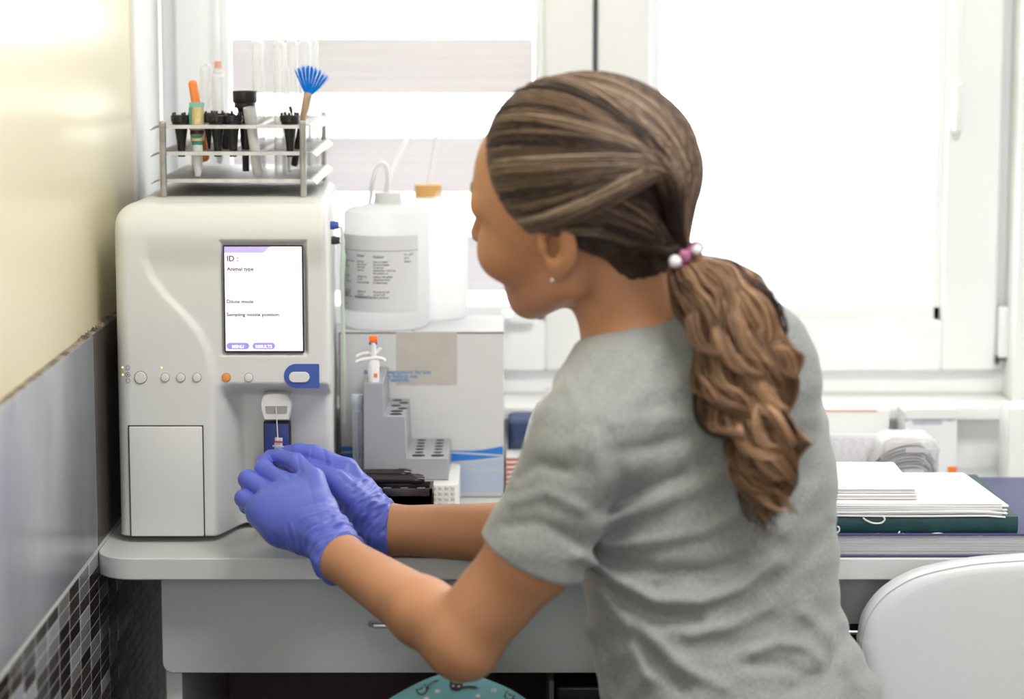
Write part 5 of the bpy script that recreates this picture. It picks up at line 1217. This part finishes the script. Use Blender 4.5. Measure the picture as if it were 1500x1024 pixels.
for px, py, s_, a in ((619, 1012, 8.0, -.55), (668, 1006, 9.5, .1), (745, 1021, 7, .6), (640, 1040, 10, .2), (700, 1042, 10, -.3)):
    motif(px, py, s_, a, [head_, tail], M_cat, 'cat_print')
    motif(px, py, s_*.2, a, [[(x_-2, y_) for x_, y_ in cat]], M_dot, 'cream_dot'); motif(px, py, s_*.2, a, [[(x_+2, y_) for x_, y_ in cat]], M_dot, 'cream_dot')
for px, py in ((641, 1013), (723, 1012), (700, 1020), (625, 1024)): motif(px, py, 3.4, 0, [cat], M_dot, 'cream_dot')
# the same print over the rest of the cloth
TRI = np.array([[tuple(V[i]) for i in f] for f in F[::1]]).mean(1); NRM = np.cross(V[F[:, 1]]-V[F[:, 0]], V[F[:, 2]]-V[F[:, 0]]); NRM /= np.linalg.norm(NRM, axis=1, keepdims=True)+1e-9
rgp = np.random.default_rng(4); chosen = []
for i in rgp.permutation(len(TRI)):
    c = TRI[i]; x_, y_ = PX(c)
    if (y_ < 1040 and 540 < x_ < 800 and NRM[i][1] < .2) or NRM[i][2] < -.6 or c[2] > .64: continue
    if any(np.sum((c-q[0])**2) < .045**2 for q in chosen): continue
    h_ = bv.find_nearest(Vector(c+NRM[i]*.02)); 
    if abs(h_[3]-.02) > .004: continue
    chosen.append((c, NRM[i]))
    if len(chosen) > 90: break
for c, n_ in chosen:
    e1_ = np.cross(n_, rgp.normal(size=3)); e1_ /= np.linalg.norm(e1_); e2_ = np.cross(n_, e1_); mb = MB()
    for poly in (head_, tail):
        vs = []
        for (a, b) in poly:
            h_ = bv.find_nearest(Vector(c+n_*.0+e1_*a*.0052+e2_*b*.0052)); vs.append(h_[0]+Vector(n_)*.0007)
        cc = sum(vs, Vector())/len(vs); h_ = bv.find_nearest(cc); cc = h_[0]+Vector(n_)*.0010; k_ = len(vs); mb.add(vs+[cc], [(i, (i+1) % k_, k_) for i in range(k_)])
    mb.build('cat_print', M_cat, pa, smooth=False)
for a, s_ in ((AL, 1), (AR, 1)):
    if a is AL: q = [a+Vector((.01, 0, -.03)), a+Vector((-.035, .015, -.05)), a+Vector((-.15, .06, -.088))]
    else: q = [a+Vector((.01, 0, -.035)), a+Vector((0, 0, -.045)), a+Vector((-.15, .05, -.058))]
    def shoe(p, q=q):
        o = chainf(p, q, [.040, .040, .032], .02); return np.maximum(o, (p[:, 2]-(q[0].z+.035)))
    lo_ = [min(v[i] for v in q)-.05 for i in range(3)]; hi_ = [max(v[i] for v in q)+.05 for i in range(3)]; lo_[2] = max(lo_[2], .001) if a is AR else lo_[2]
    V, F = surface(shoe, lo_, hi_, .004); V[:, 2] = np.maximum(V[:, 2], .0012); npmesh('shoe', V, F, M_wp, person)
# stool that carries her
stl = thing('stool', 'round grey swivel stool under the seated woman, mostly below the picture', 'stool', (HIPC.x+.02, HIPC.y-.02, 0))
cx_, cy_ = HIPC.x+.02, HIPC.y-.02
MB().lathe([(.14, .375), (.165, .38), (.17, .40), (.17, .425), (.16, .438), (.05, .440)], (cx_, cy_, 0), 48).build('seat', mat('dark_grey_vinyl', (.05, .05, .055), .5), stl)
MB().lathe([(.024, .05), (.024, .30), (.016, .30), (.016, .37), (.05, .375)], (cx_, cy_, 0), 24).build('gas_column', M_chr, stl)
for k in range(5):
    t = 2*math.pi*k/5-.9; e_ = Vector((cx_+.16*math.cos(t), cy_+.16*math.sin(t), .055))
    lg = MB().tube([(cx_, cy_, .085), e_], [.018, .011], 10).build('base_arm', M_chr, stl)
    MB().lathe([(.010, -.010), (.022, -.009), (.024, 0), (.022, .009), (.010, .010)], (0, 0, 0), 20, Matrix.Translation((e_.x, e_.y, .0242)) @ Matrix.Rotation(math.pi/2, 4, 'X')).build('castor', M_blk, lg)
# ---------------------------------------------------------------- hair
def hair_mat(name, warm=0):
    m = bpy.data.materials.new(name); m.use_nodes = True; nt = m.node_tree; b = nt.nodes['Principled BSDF']
    b.inputs['Roughness'].default_value = .42; b.inputs['Specular IOR Level'].default_value = .45
    at = nt.nodes.new('ShaderNodeAttribute'); at.attribute_name = 'tone'; cr = nt.nodes.new('ShaderNodeValToRGB'); e = cr.color_ramp.elements
    e[0].position = 0; e[0].color = (.018, .010, .008, 1); e[1].position = 1; e[1].color = (.66, .52, .40, 1)
    for ps, c in ((.30, (.045, .025, .018, 1)), (.55, (.155, .098, .066, 1)), (.76, (.36, .26, .185, 1))): x = cr.color_ramp.elements.new(ps); x.color = c
    if warm:
        for q in cr.color_ramp.elements: c = q.color; q.color = (min(1, c[0]*1.12), c[1]*.90, c[2]*.72, 1)
    nt.links.new(at.outputs['Fac'], cr.inputs[0]); nt.links.new(cr.outputs[0], b.inputs['Base Color']); return m
M_hair = hair_mat('highlighted_brown_hair'); M_tail = hair_mat('coppery_brown_hair', 1)
def strands(name, P, R, T, parent, sides=4):
    "P (n,k,3) paths, R (n,k) radii, T (n,k) tone -> one mesh of fine tapering tubes"
    n, k, _ = P.shape; t = np.gradient(P, axis=1); t /= np.linalg.norm(t, axis=2, keepdims=True)+1e-9
    ref = np.array([.31, .12, .94]); a = np.cross(t, ref); a /= np.linalg.norm(a, axis=2, keepdims=True)+1e-9; b = np.cross(t, a)
    ang = 2*np.pi*np.arange(sides)/sides; V = P[:, :, None]+R[:, :, None, None]*(a[:, :, None]*np.cos(ang)[None, None, :, None]+b[:, :, None]*np.sin(ang)[None, None, :, None])
    idx = np.arange(n*k*sides).reshape(n, k, sides); nx_ = np.roll(idx, -1, 2)
    F = np.stack([idx[:, :-1], nx_[:, :-1], nx_[:, 1:], idx[:, 1:]], -1).reshape(-1, 4)
    o = npmesh(name, V.reshape(-1, 3), F, M_hair, parent); at = o.data.attributes.new('tone', 'FLOAT', 'POINT')
    tt = np.repeat(T[:, :, None], sides, 2).reshape(-1).astype(np.float32)
    if len(tt) == len(o.data.vertices): at.data.foreach_set('value', tt)
    return o
rg = np.random.default_rng(21)
HC = np.array([-.014, 0, .050]); HRAD = np.array([.105, .0835, .0850])
def h2w(q): return np.array(HO)[None]+(q @ HR.T.astype(float))*HS
def w2h(p): return ((np.array([p.x, p.y, p.z])-np.array(HO)) @ HR.astype(float))/HS
def unit(v): return v/np.linalg.norm(v, axis=-1, keepdims=True)
def hpoint(d, r): # direction from hair centre, extra height r
    s = 1/np.linalg.norm(d/HRAD, axis=-1, keepdims=True); return HC+d*(s+r)
def surf_dir_px(px, py):
    "direction from the head centre of the scalp point seen at a pixel"
    o = np.array([0, 0, CAMZ]); r = np.array(ray(px, py)); r /= np.linalg.norm(r)
    oh = ((o-np.array(HO)) @ HR.astype(float))/HS-HC; rh = (r @ HR.astype(float))/HS
    A_ = oh/HRAD; B_ = rh/HRAD; aa = B_ @ B_; bb = 2*A_ @ B_; cc = A_ @ A_-1; disc = bb*bb-4*aa*cc
    t = (-bb-math.sqrt(max(disc, 0)))/(2*aa) if disc > 0 else -bb/(2*aa); return unit(oh+rh*t)
TIE = W(1003, 376, 2.312); TD = unit(w2h(TIE)-HC)
G1 = surf_dir_px(962, 243); G2 = surf_dir_px(1010, 262)
# base: dark scalp hair under the locks
def scalp(p):
    q = tohead(p); d = ell(q, HC, HRAD-.0035)
    fl = np.interp(q[:, 2], [-.08, -.045, -.01, .03, .06, .085, .11, .14], [-.062, -.055, -.036, .004, .034, .058, .074, .086])   # hairline: forward limit at each height
    cut = (q[:, 0]-fl-np.abs(q[:, 1])*(-.10))*.8
    bun = ell(q, w2h(TIE)+np.array([.018, -.004, .006]), (.020, .020, .024)); skin = smin(head_sdf(p, False), chainf(p, NC1, [.060, .051, .050], .02), .018)/HS-.0040
    d = smin(d, bun, .02); low = np.interp(q[:, 0], [-.12, -.09, -.06, -.035, -.02, 0], [-.050, -.048, -.040, -.010, .012, .03])
    skin = smax(skin, ell(q, (-.02, 0, .03), (.115, .10, .10)), .004); d = smin(d, skin, .010)
    cut = np.maximum(cut, (low-q[:, 2]))
    return np.maximum(d, cut)*HS
lo_ = np.array(HO)-.17; hi_ = np.array(HO)+.17
V, F = surface(scalp, lo_, hi_, .0028)
from mathutils.bvhtree import BVHTree
hbv = BVHTree.FromPolygons([tuple(v) for v in V], [tuple(int(i) for i in f) for f in F])
hb = npmesh('hair', V, F, M_hair, person); at = hb.data.attributes.new('tone', 'FLOAT', 'POINT'); at.data.foreach_set('value', np.full(len(hb.data.vertices), .16, np.float32))
lab(hb, 'brown hair with ash blond highlights drawn back to a ponytail')
# locks: each starts on the hairline or crown and sweeps back
def slerp(a, b, t):
    om = np.arccos(np.clip((a*b).sum(-1), -1, 1)); so = np.sin(om)+1e-9
    return (np.sin((1-t)*om)/so)[..., None]*a+(np.sin(t*om)/so)[..., None]*b
K = 22; tt = np.linspace(0, 1, K)
PP, RR_, TT = [], [], []
def lock(d0, vias, w0, w1, h, n, tone, lift=.0, wav=.0, wide=1.0, shade=0):
    "d0 start direction; vias: list of directions; strands fan w0 at the root to w1 at the end"
    pts = [d0]+vias; m = len(pts)-1; cen = []
    for t in tt:
        x = min(t*m, m-1e-6); i = int(x); f = x-i
        p0, p1, p2, p3 = pts[max(i-1, 0)], pts[i], pts[i+1], pts[min(i+2, m)]
        cen.append(unit(.5*((2*p1)+(p2-p0)*f+(2*p0-5*p1+4*p2-p3)*f*f+(3*p1-p0-3*p2+p3)*f**3)))
    cen = np.array(cen); tan = np.gradient(cen, axis=0); side = unit(np.cross(tan, cen))
    u = rg.uniform(-1, 1, n); hh = rg.uniform(.0, 1, n)
    wprof = (w0+(w1-w0)*tt)*(.75+.5*np.sin(np.pi*tt)*wide)
    for i in range(n):
        ph = rg.uniform(0, 6); off = side*((u[i]*wprof+wav*np.sin(tt*9+ph)*.3)/.095)[:, None]; d = unit(cen+off)
        r = (h*math.sqrt(max(0, 1-u[i]**2))*(.35+.65*hh[i])+.0005)*np.clip(tt*7+.15, 0, 1)+lift*np.sin(np.pi*tt)
        s0 = .09*rg.random()**1.5; q_ = hpoint(d, r[:, None]); ii = (s0+(1-s0)*tt)*(K-1); q_ = np.stack([np.interp(ii, np.arange(K), q_[:, z_]) for z_ in range(3)], 1)
        PP.append(q_); RR_.append(np.full(K, .00052)*np.clip((1.02-tt)*12, .35, 1)*np.clip(.3+tt*9, .3, 1)); TT.append(np.clip(tone+rg.normal(0, .11)+.10*(hh[i]-.5)+.06*np.sin(tt*4+ph)-shade*sstep(.52, .70, tt), 0, 1))
hd = lambda f, l, u: unit(np.array([f, l, u])-HC)
# visible side, from front hairline back to the twist G1
NS = 26
for i in range(NS):
    a = i/(NS-1)
    # roots from the temple up over the parting to the far side
    f = np.interp(a, [0, .25, .5, .75, 1], [.022, .048, .064, .078, .074]); l = np.interp(a, [0, .25, .5, .75, 1], [.078, .068, .054, .022, -.030]); u = np.interp(a, [0, .25, .5, .75, 1], [.028, .062, .090, .112, .120])
    d0 = hd(f, l, u); m_ = unit(slerp(d0[None], G1[None], np.array([.5]))[0]+np.array([0, .03, .02*(1-a)+.06*a]))
    tone = .34+.12*a+.22*math.sin(i*2.1)+.12*math.sin(i*.7+1); lock(d0, [m_, G1, unit(G1*.5+TD*.5), TD], .0105, .0045, .0065+.003*rg.random(), 95, tone, .003+.003*rg.random(), .004, shade=.34)  # tone drop paints the shade below the twist into these locks
# temple locks passing above the ear to the tie
for i in range(12):
    a = i/11; d0 = hd(.040-.032*a, .074+.003*a, .056-.024*a); e_ = surf_dir_px(845+25*a, 306-18*(1-a)*2+26*a); e2 = surf_dir_px(930, 300+50*a)
    lock(d0, [e_, e2, TD], .007, .004, .0065, 75, .24+.20*math.sin(i*1.9), .002, .003)
# far side of the head, swept straight back
for i in range(24):
    a = i/23; d0 = hd(np.interp(a, [0, .4, 1], [.070, .040, -.020]), -np.interp(a, [0, .4, 1], [.040, .072, .082]), np.interp(a, [0, .4, 1], [.100, .050, .022])); m_ = unit(slerp(d0[None], TD[None], np.array([.5]))[0]+np.array([-.05, -.10, .12*(1-a)]))
    lock(d0, [m_, TD], .012, .005, .006, 60, .42+.2*math.sin(i*1.7), .002, .003)
for i in range(30):
    d0 = hd(rg.uniform(-.075, .05), rg.uniform(-.085, -.012), rg.uniform(.015, .115)); lock(d0, [unit(d0*.5+TD*.5+np.array([-.03, -.03, .04])), TD], .011, .005, .005, 55, .40+.2*math.sin(i*2.7), .002, .003)
# crown and far side
for i in range(16):
    a = i/15; d0 = hd(.075-.05*a, -.030-.045*a, .122-.05*a); m_ = unit(d0*.5+G2*.5+np.array([-.15, 0, .25]))
    lock(d0, [m_, G2, TD], .012, .005, .006, 70, .42+.2*math.sin(i*1.3+2), .003, .004)
# crown locks that start at the parting and cover the top
for i in range(14):
    a = i/13; d0 = hd(.075-.06*a, .030-.03*a, .128+.012*a); m_ = unit(d0*.45+G2*.55+np.array([-.05, .06, .22]))
    lock(d0, [m_, unit(G1*.4+G2*.6), TD], .012, .005, .006, 80, .48+.22*math.sin(i*2.6+.5), .002, .004)
P = h2w(np.array(PP).reshape(-1, 3)).reshape(-1, K, 3)
wq = sstep(.72, 1.0, tt)[None, :, None]; js = unit(rg.normal(size=(len(P), 3)))*(rg.random((len(P), 1))**.4*.012)
P = P*(1-wq)+(np.array(TIE)[None, None]+js[:, None])*wq
# dark under-hair combed from behind the ear and the nape up to the tie
XP = []; camp = Vector((0, 0, CAMZ))
low_ = [(848, 340), (856, 356), (868, 372), (880, 388), (893, 402), (908, 410), (925, 414), (942, 416), (958, 416), (972, 414)]
for j in range(34):
    x = (j % 17)/16*(len(low_)-1.001); i = int(x); f = x-i; sx_, sy_ = [low_[i][c]*(1-f)+low_[i+1][c]*f for c in (0, 1)]
    if j >= 17: sx_ += 22; sy_ -= 34
    cen = []
    for t in tt:
        bx_ = sx_+(1000-sx_)*t; by_ = sy_+(378-sy_)*t-16*math.sin(math.pi*t)
        h = hbv.ray_cast(camp, (W(bx_, by_, 2.0)-camp).normalized())
        if h[0] is None: break
        cen.append((np.array(h[0]), np.array(h[1])*(1 if h[1].dot(h[0]-camp) < 0 else -1)))
    if len(cen) < K: continue
    c = np.array([q[0] for q in cen]); nn = np.array([q[1] for q in cen]); c = np.stack([np.convolve(np.pad(c[:, a_], 2, mode='edge'), np.ones(5)/5, 'valid') for a_ in range(3)], 1)
    sd = unit(np.cross(np.gradient(c, axis=0), nn)); tone = .12+.09*math.sin(j*2.3)
    for i in range(46):
        u = rg.uniform(-1, 1); w_ = .0065*(1-.5*tt); r = .0035*math.sqrt(1-u*u)*rg.random()*np.clip(tt*6, 0, 1)
        XP.append((c+sd*(u*w_)[:, None]+nn*(r+.0004)[:, None], np.clip(tone+rg.normal(0, .07)+0*tt, 0, 1)))
P = np.concatenate([P, np.array([q[0] for q in XP])]); TT += [q[1] for q in XP]; RR_ += [np.full(K, .0005)]*len(XP)
strands('hair_locks', P, np.array(RR_), np.array(TT), hb)

# ---- ponytail: wavy ringlets hanging down the back
PT = [(1003, 376, 2.306), (1036, 402, 2.298), (1062, 452, 2.285), (1084, 520, 2.272), (1100, 590, 2.262), (1112, 650, 2.258), (1124, 705, 2.262), (1136, 752, 2.268)]
pc = np.array([list(W(*q)) for q in PT]); KP = 64; tp = np.linspace(0, 1, KP)
def crs(P_, t):
    m = len(P_)-1; out = []
    for tq in t:
        x = min(max(tq, 0)*m, m-1e-6); i = int(x); f = x-i; p0, p1, p2, p3 = P_[max(i-1, 0)], P_[i], P_[i+1], P_[min(i+2, m)]
        out.append(.5*((2*p1)+(p2-p0)*f+(2*p0-5*p1+4*p2-p3)*f*f+(3*p1-p0-3*p2+p3)*f**3))
    return np.array(out)
cenl = crs(pc, tp); wid = np.interp(tp, [0, .05, .14, .28, .45, .62, .78, .9, 1], [.011, .018, .034, .042, .042, .035, .026, .018, .007])
TX = np.array([.97, .12, .2]); TX /= np.linalg.norm(TX); TY = np.array([-.1, 1, .0])
PP, RR_, TT = [], [], []
NLK = 58
for j in range(NLK):
    rr_ = math.sqrt((j+.5)/NLK); al = j*2.39996; ax_, ay_ = rr_*math.cos(al), rr_*math.sin(al)*.62
    A0 = .005+.007*rg.random(); fr = rg.uniform(2.2, 3.6)*2*math.pi; ph0 = rg.uniform(0, 6.28)+ (ax_*1.5); ln = rg.uniform(.80, 1.04) if rr_ > .4 else rg.uniform(.9, 1.06)
    tone = .54+.22*math.sin(j*1.7)+.13*rg.normal()-(.18 if ay_ > .15 else 0); amp = A0*np.clip(tp*3.2-.35, 0, 1.5)
    c = crs(pc, tp*ln)+TX*(ax_*wid)[:, None]+TY*(ay_*wid)[:, None]+TX*(amp*np.cos(fr*tp*ln+ph0))[:, None]+TY*(amp*.8*np.sin(fr*tp*ln+ph0))[:, None]
    c = c+np.array([0, 0, -1])*(.004*np.sin(fr*tp*2+ph0))[:, None]*np.clip(tp*2, 0, 1)[:, None]
    tw = rg.uniform(3, 7)*rg.choice([-1, 1]); lw = .0068*np.interp(tp, [0, .1, .5, .85, 1], [.45, .9, 1.05, .7, .3])
    for i in range(46):
        q = math.sqrt(rg.random()); b_ = rg.uniform(0, 6.28); fz = 1+.5*tp*rg.random()
        of = TX*(q*lw*fz*np.cos(b_+tw*tp))[:, None]+TY*(q*lw*fz*np.sin(b_+tw*tp))[:, None]
        fly = (rg.random() < .10)*rg.uniform(.004, .012); fo = fly*np.clip(tp-.2, 0, 1)[:, None]*(TX*math.cos(b_)*np.sin(tp*11+b_)[:, None]+TY*.3)
        e = rg.uniform(.86, 1.0); idx_ = np.linspace(0, (KP-1)*e, KP); pth = np.stack([np.interp(idx_, np.arange(KP), (c+of+fo)[:, z_]) for z_ in range(3)], 1)
        PP.append(pth); RR_.append(.00050*np.clip((1.03-tp)*6, .3, 1)); TT.append(np.clip(tone+rg.normal(0, .10)+.14*np.clip(tp-.1, 0, .6)+(.10 if q > .7 else 0), 0, 1))
# a few loose thin ends below the tail
for i in range(60):
    e0 = W(1095+rg.uniform(-18, 30), 700, 2.262); e1 = W(1122+rg.uniform(-14, 16), 770+rg.uniform(-20, 36), 2.272); a = np.array(e0); b = np.array(e1)
    pth = a+(b-a)*tp[:, None]+TX*(.006*np.sin(tp*9+i))[:, None]+TY*(.004*np.sin(tp*7+i*2))[:, None]; PP.append(pth); RR_.append(.00035*np.clip((1.03-tp)*3, .3, 1)); TT.append(np.full(KP, .5))
pt_ = strands('ponytail', np.array(PP), np.array(RR_), np.array(TT), person, 3); pt_.data.materials[0] = M_tail
# hair tie with beads
tdv = Vector(pc[1]-pc[0]).normalized(); e1 = tdv.orthogonal().normalized(); e2 = tdv.cross(e1); c0 = Vector(pc[0])+tdv*.004
pts = [c0+(e1*math.cos(t)+e2*math.sin(t))*(.0155+.001*math.sin(7*t)) for t in [2*math.pi*i/60 for i in range(61)]]
ht = MB().tube(pts, [.0050+.0010*math.sin(i*1.3) for i in range(61)], 10).build('hair_tie', mat('mauve_hair_tie', (.33, .10, .20), .5), person)
for px, py, r_ in ((989, 383, .0062), (1021, 366, .0050), (1001, 372, .0040)):
    p = W(px, py, c0.y-.018); dd = (p-c0); p = c0+dd.normalized()*.0225 if dd.length > .0225 else p
    MB().lathe([(r_*math.sin(t), r_*math.cos(t)) for t in [.02+.31*i for i in range(11)]], tuple(p), 16).build('bead', mat('pearl_bead', (.85, .82, .88), .2) if r_ > .0045 else mat('mauve_bead', (.45, .18, .30), .3), ht)
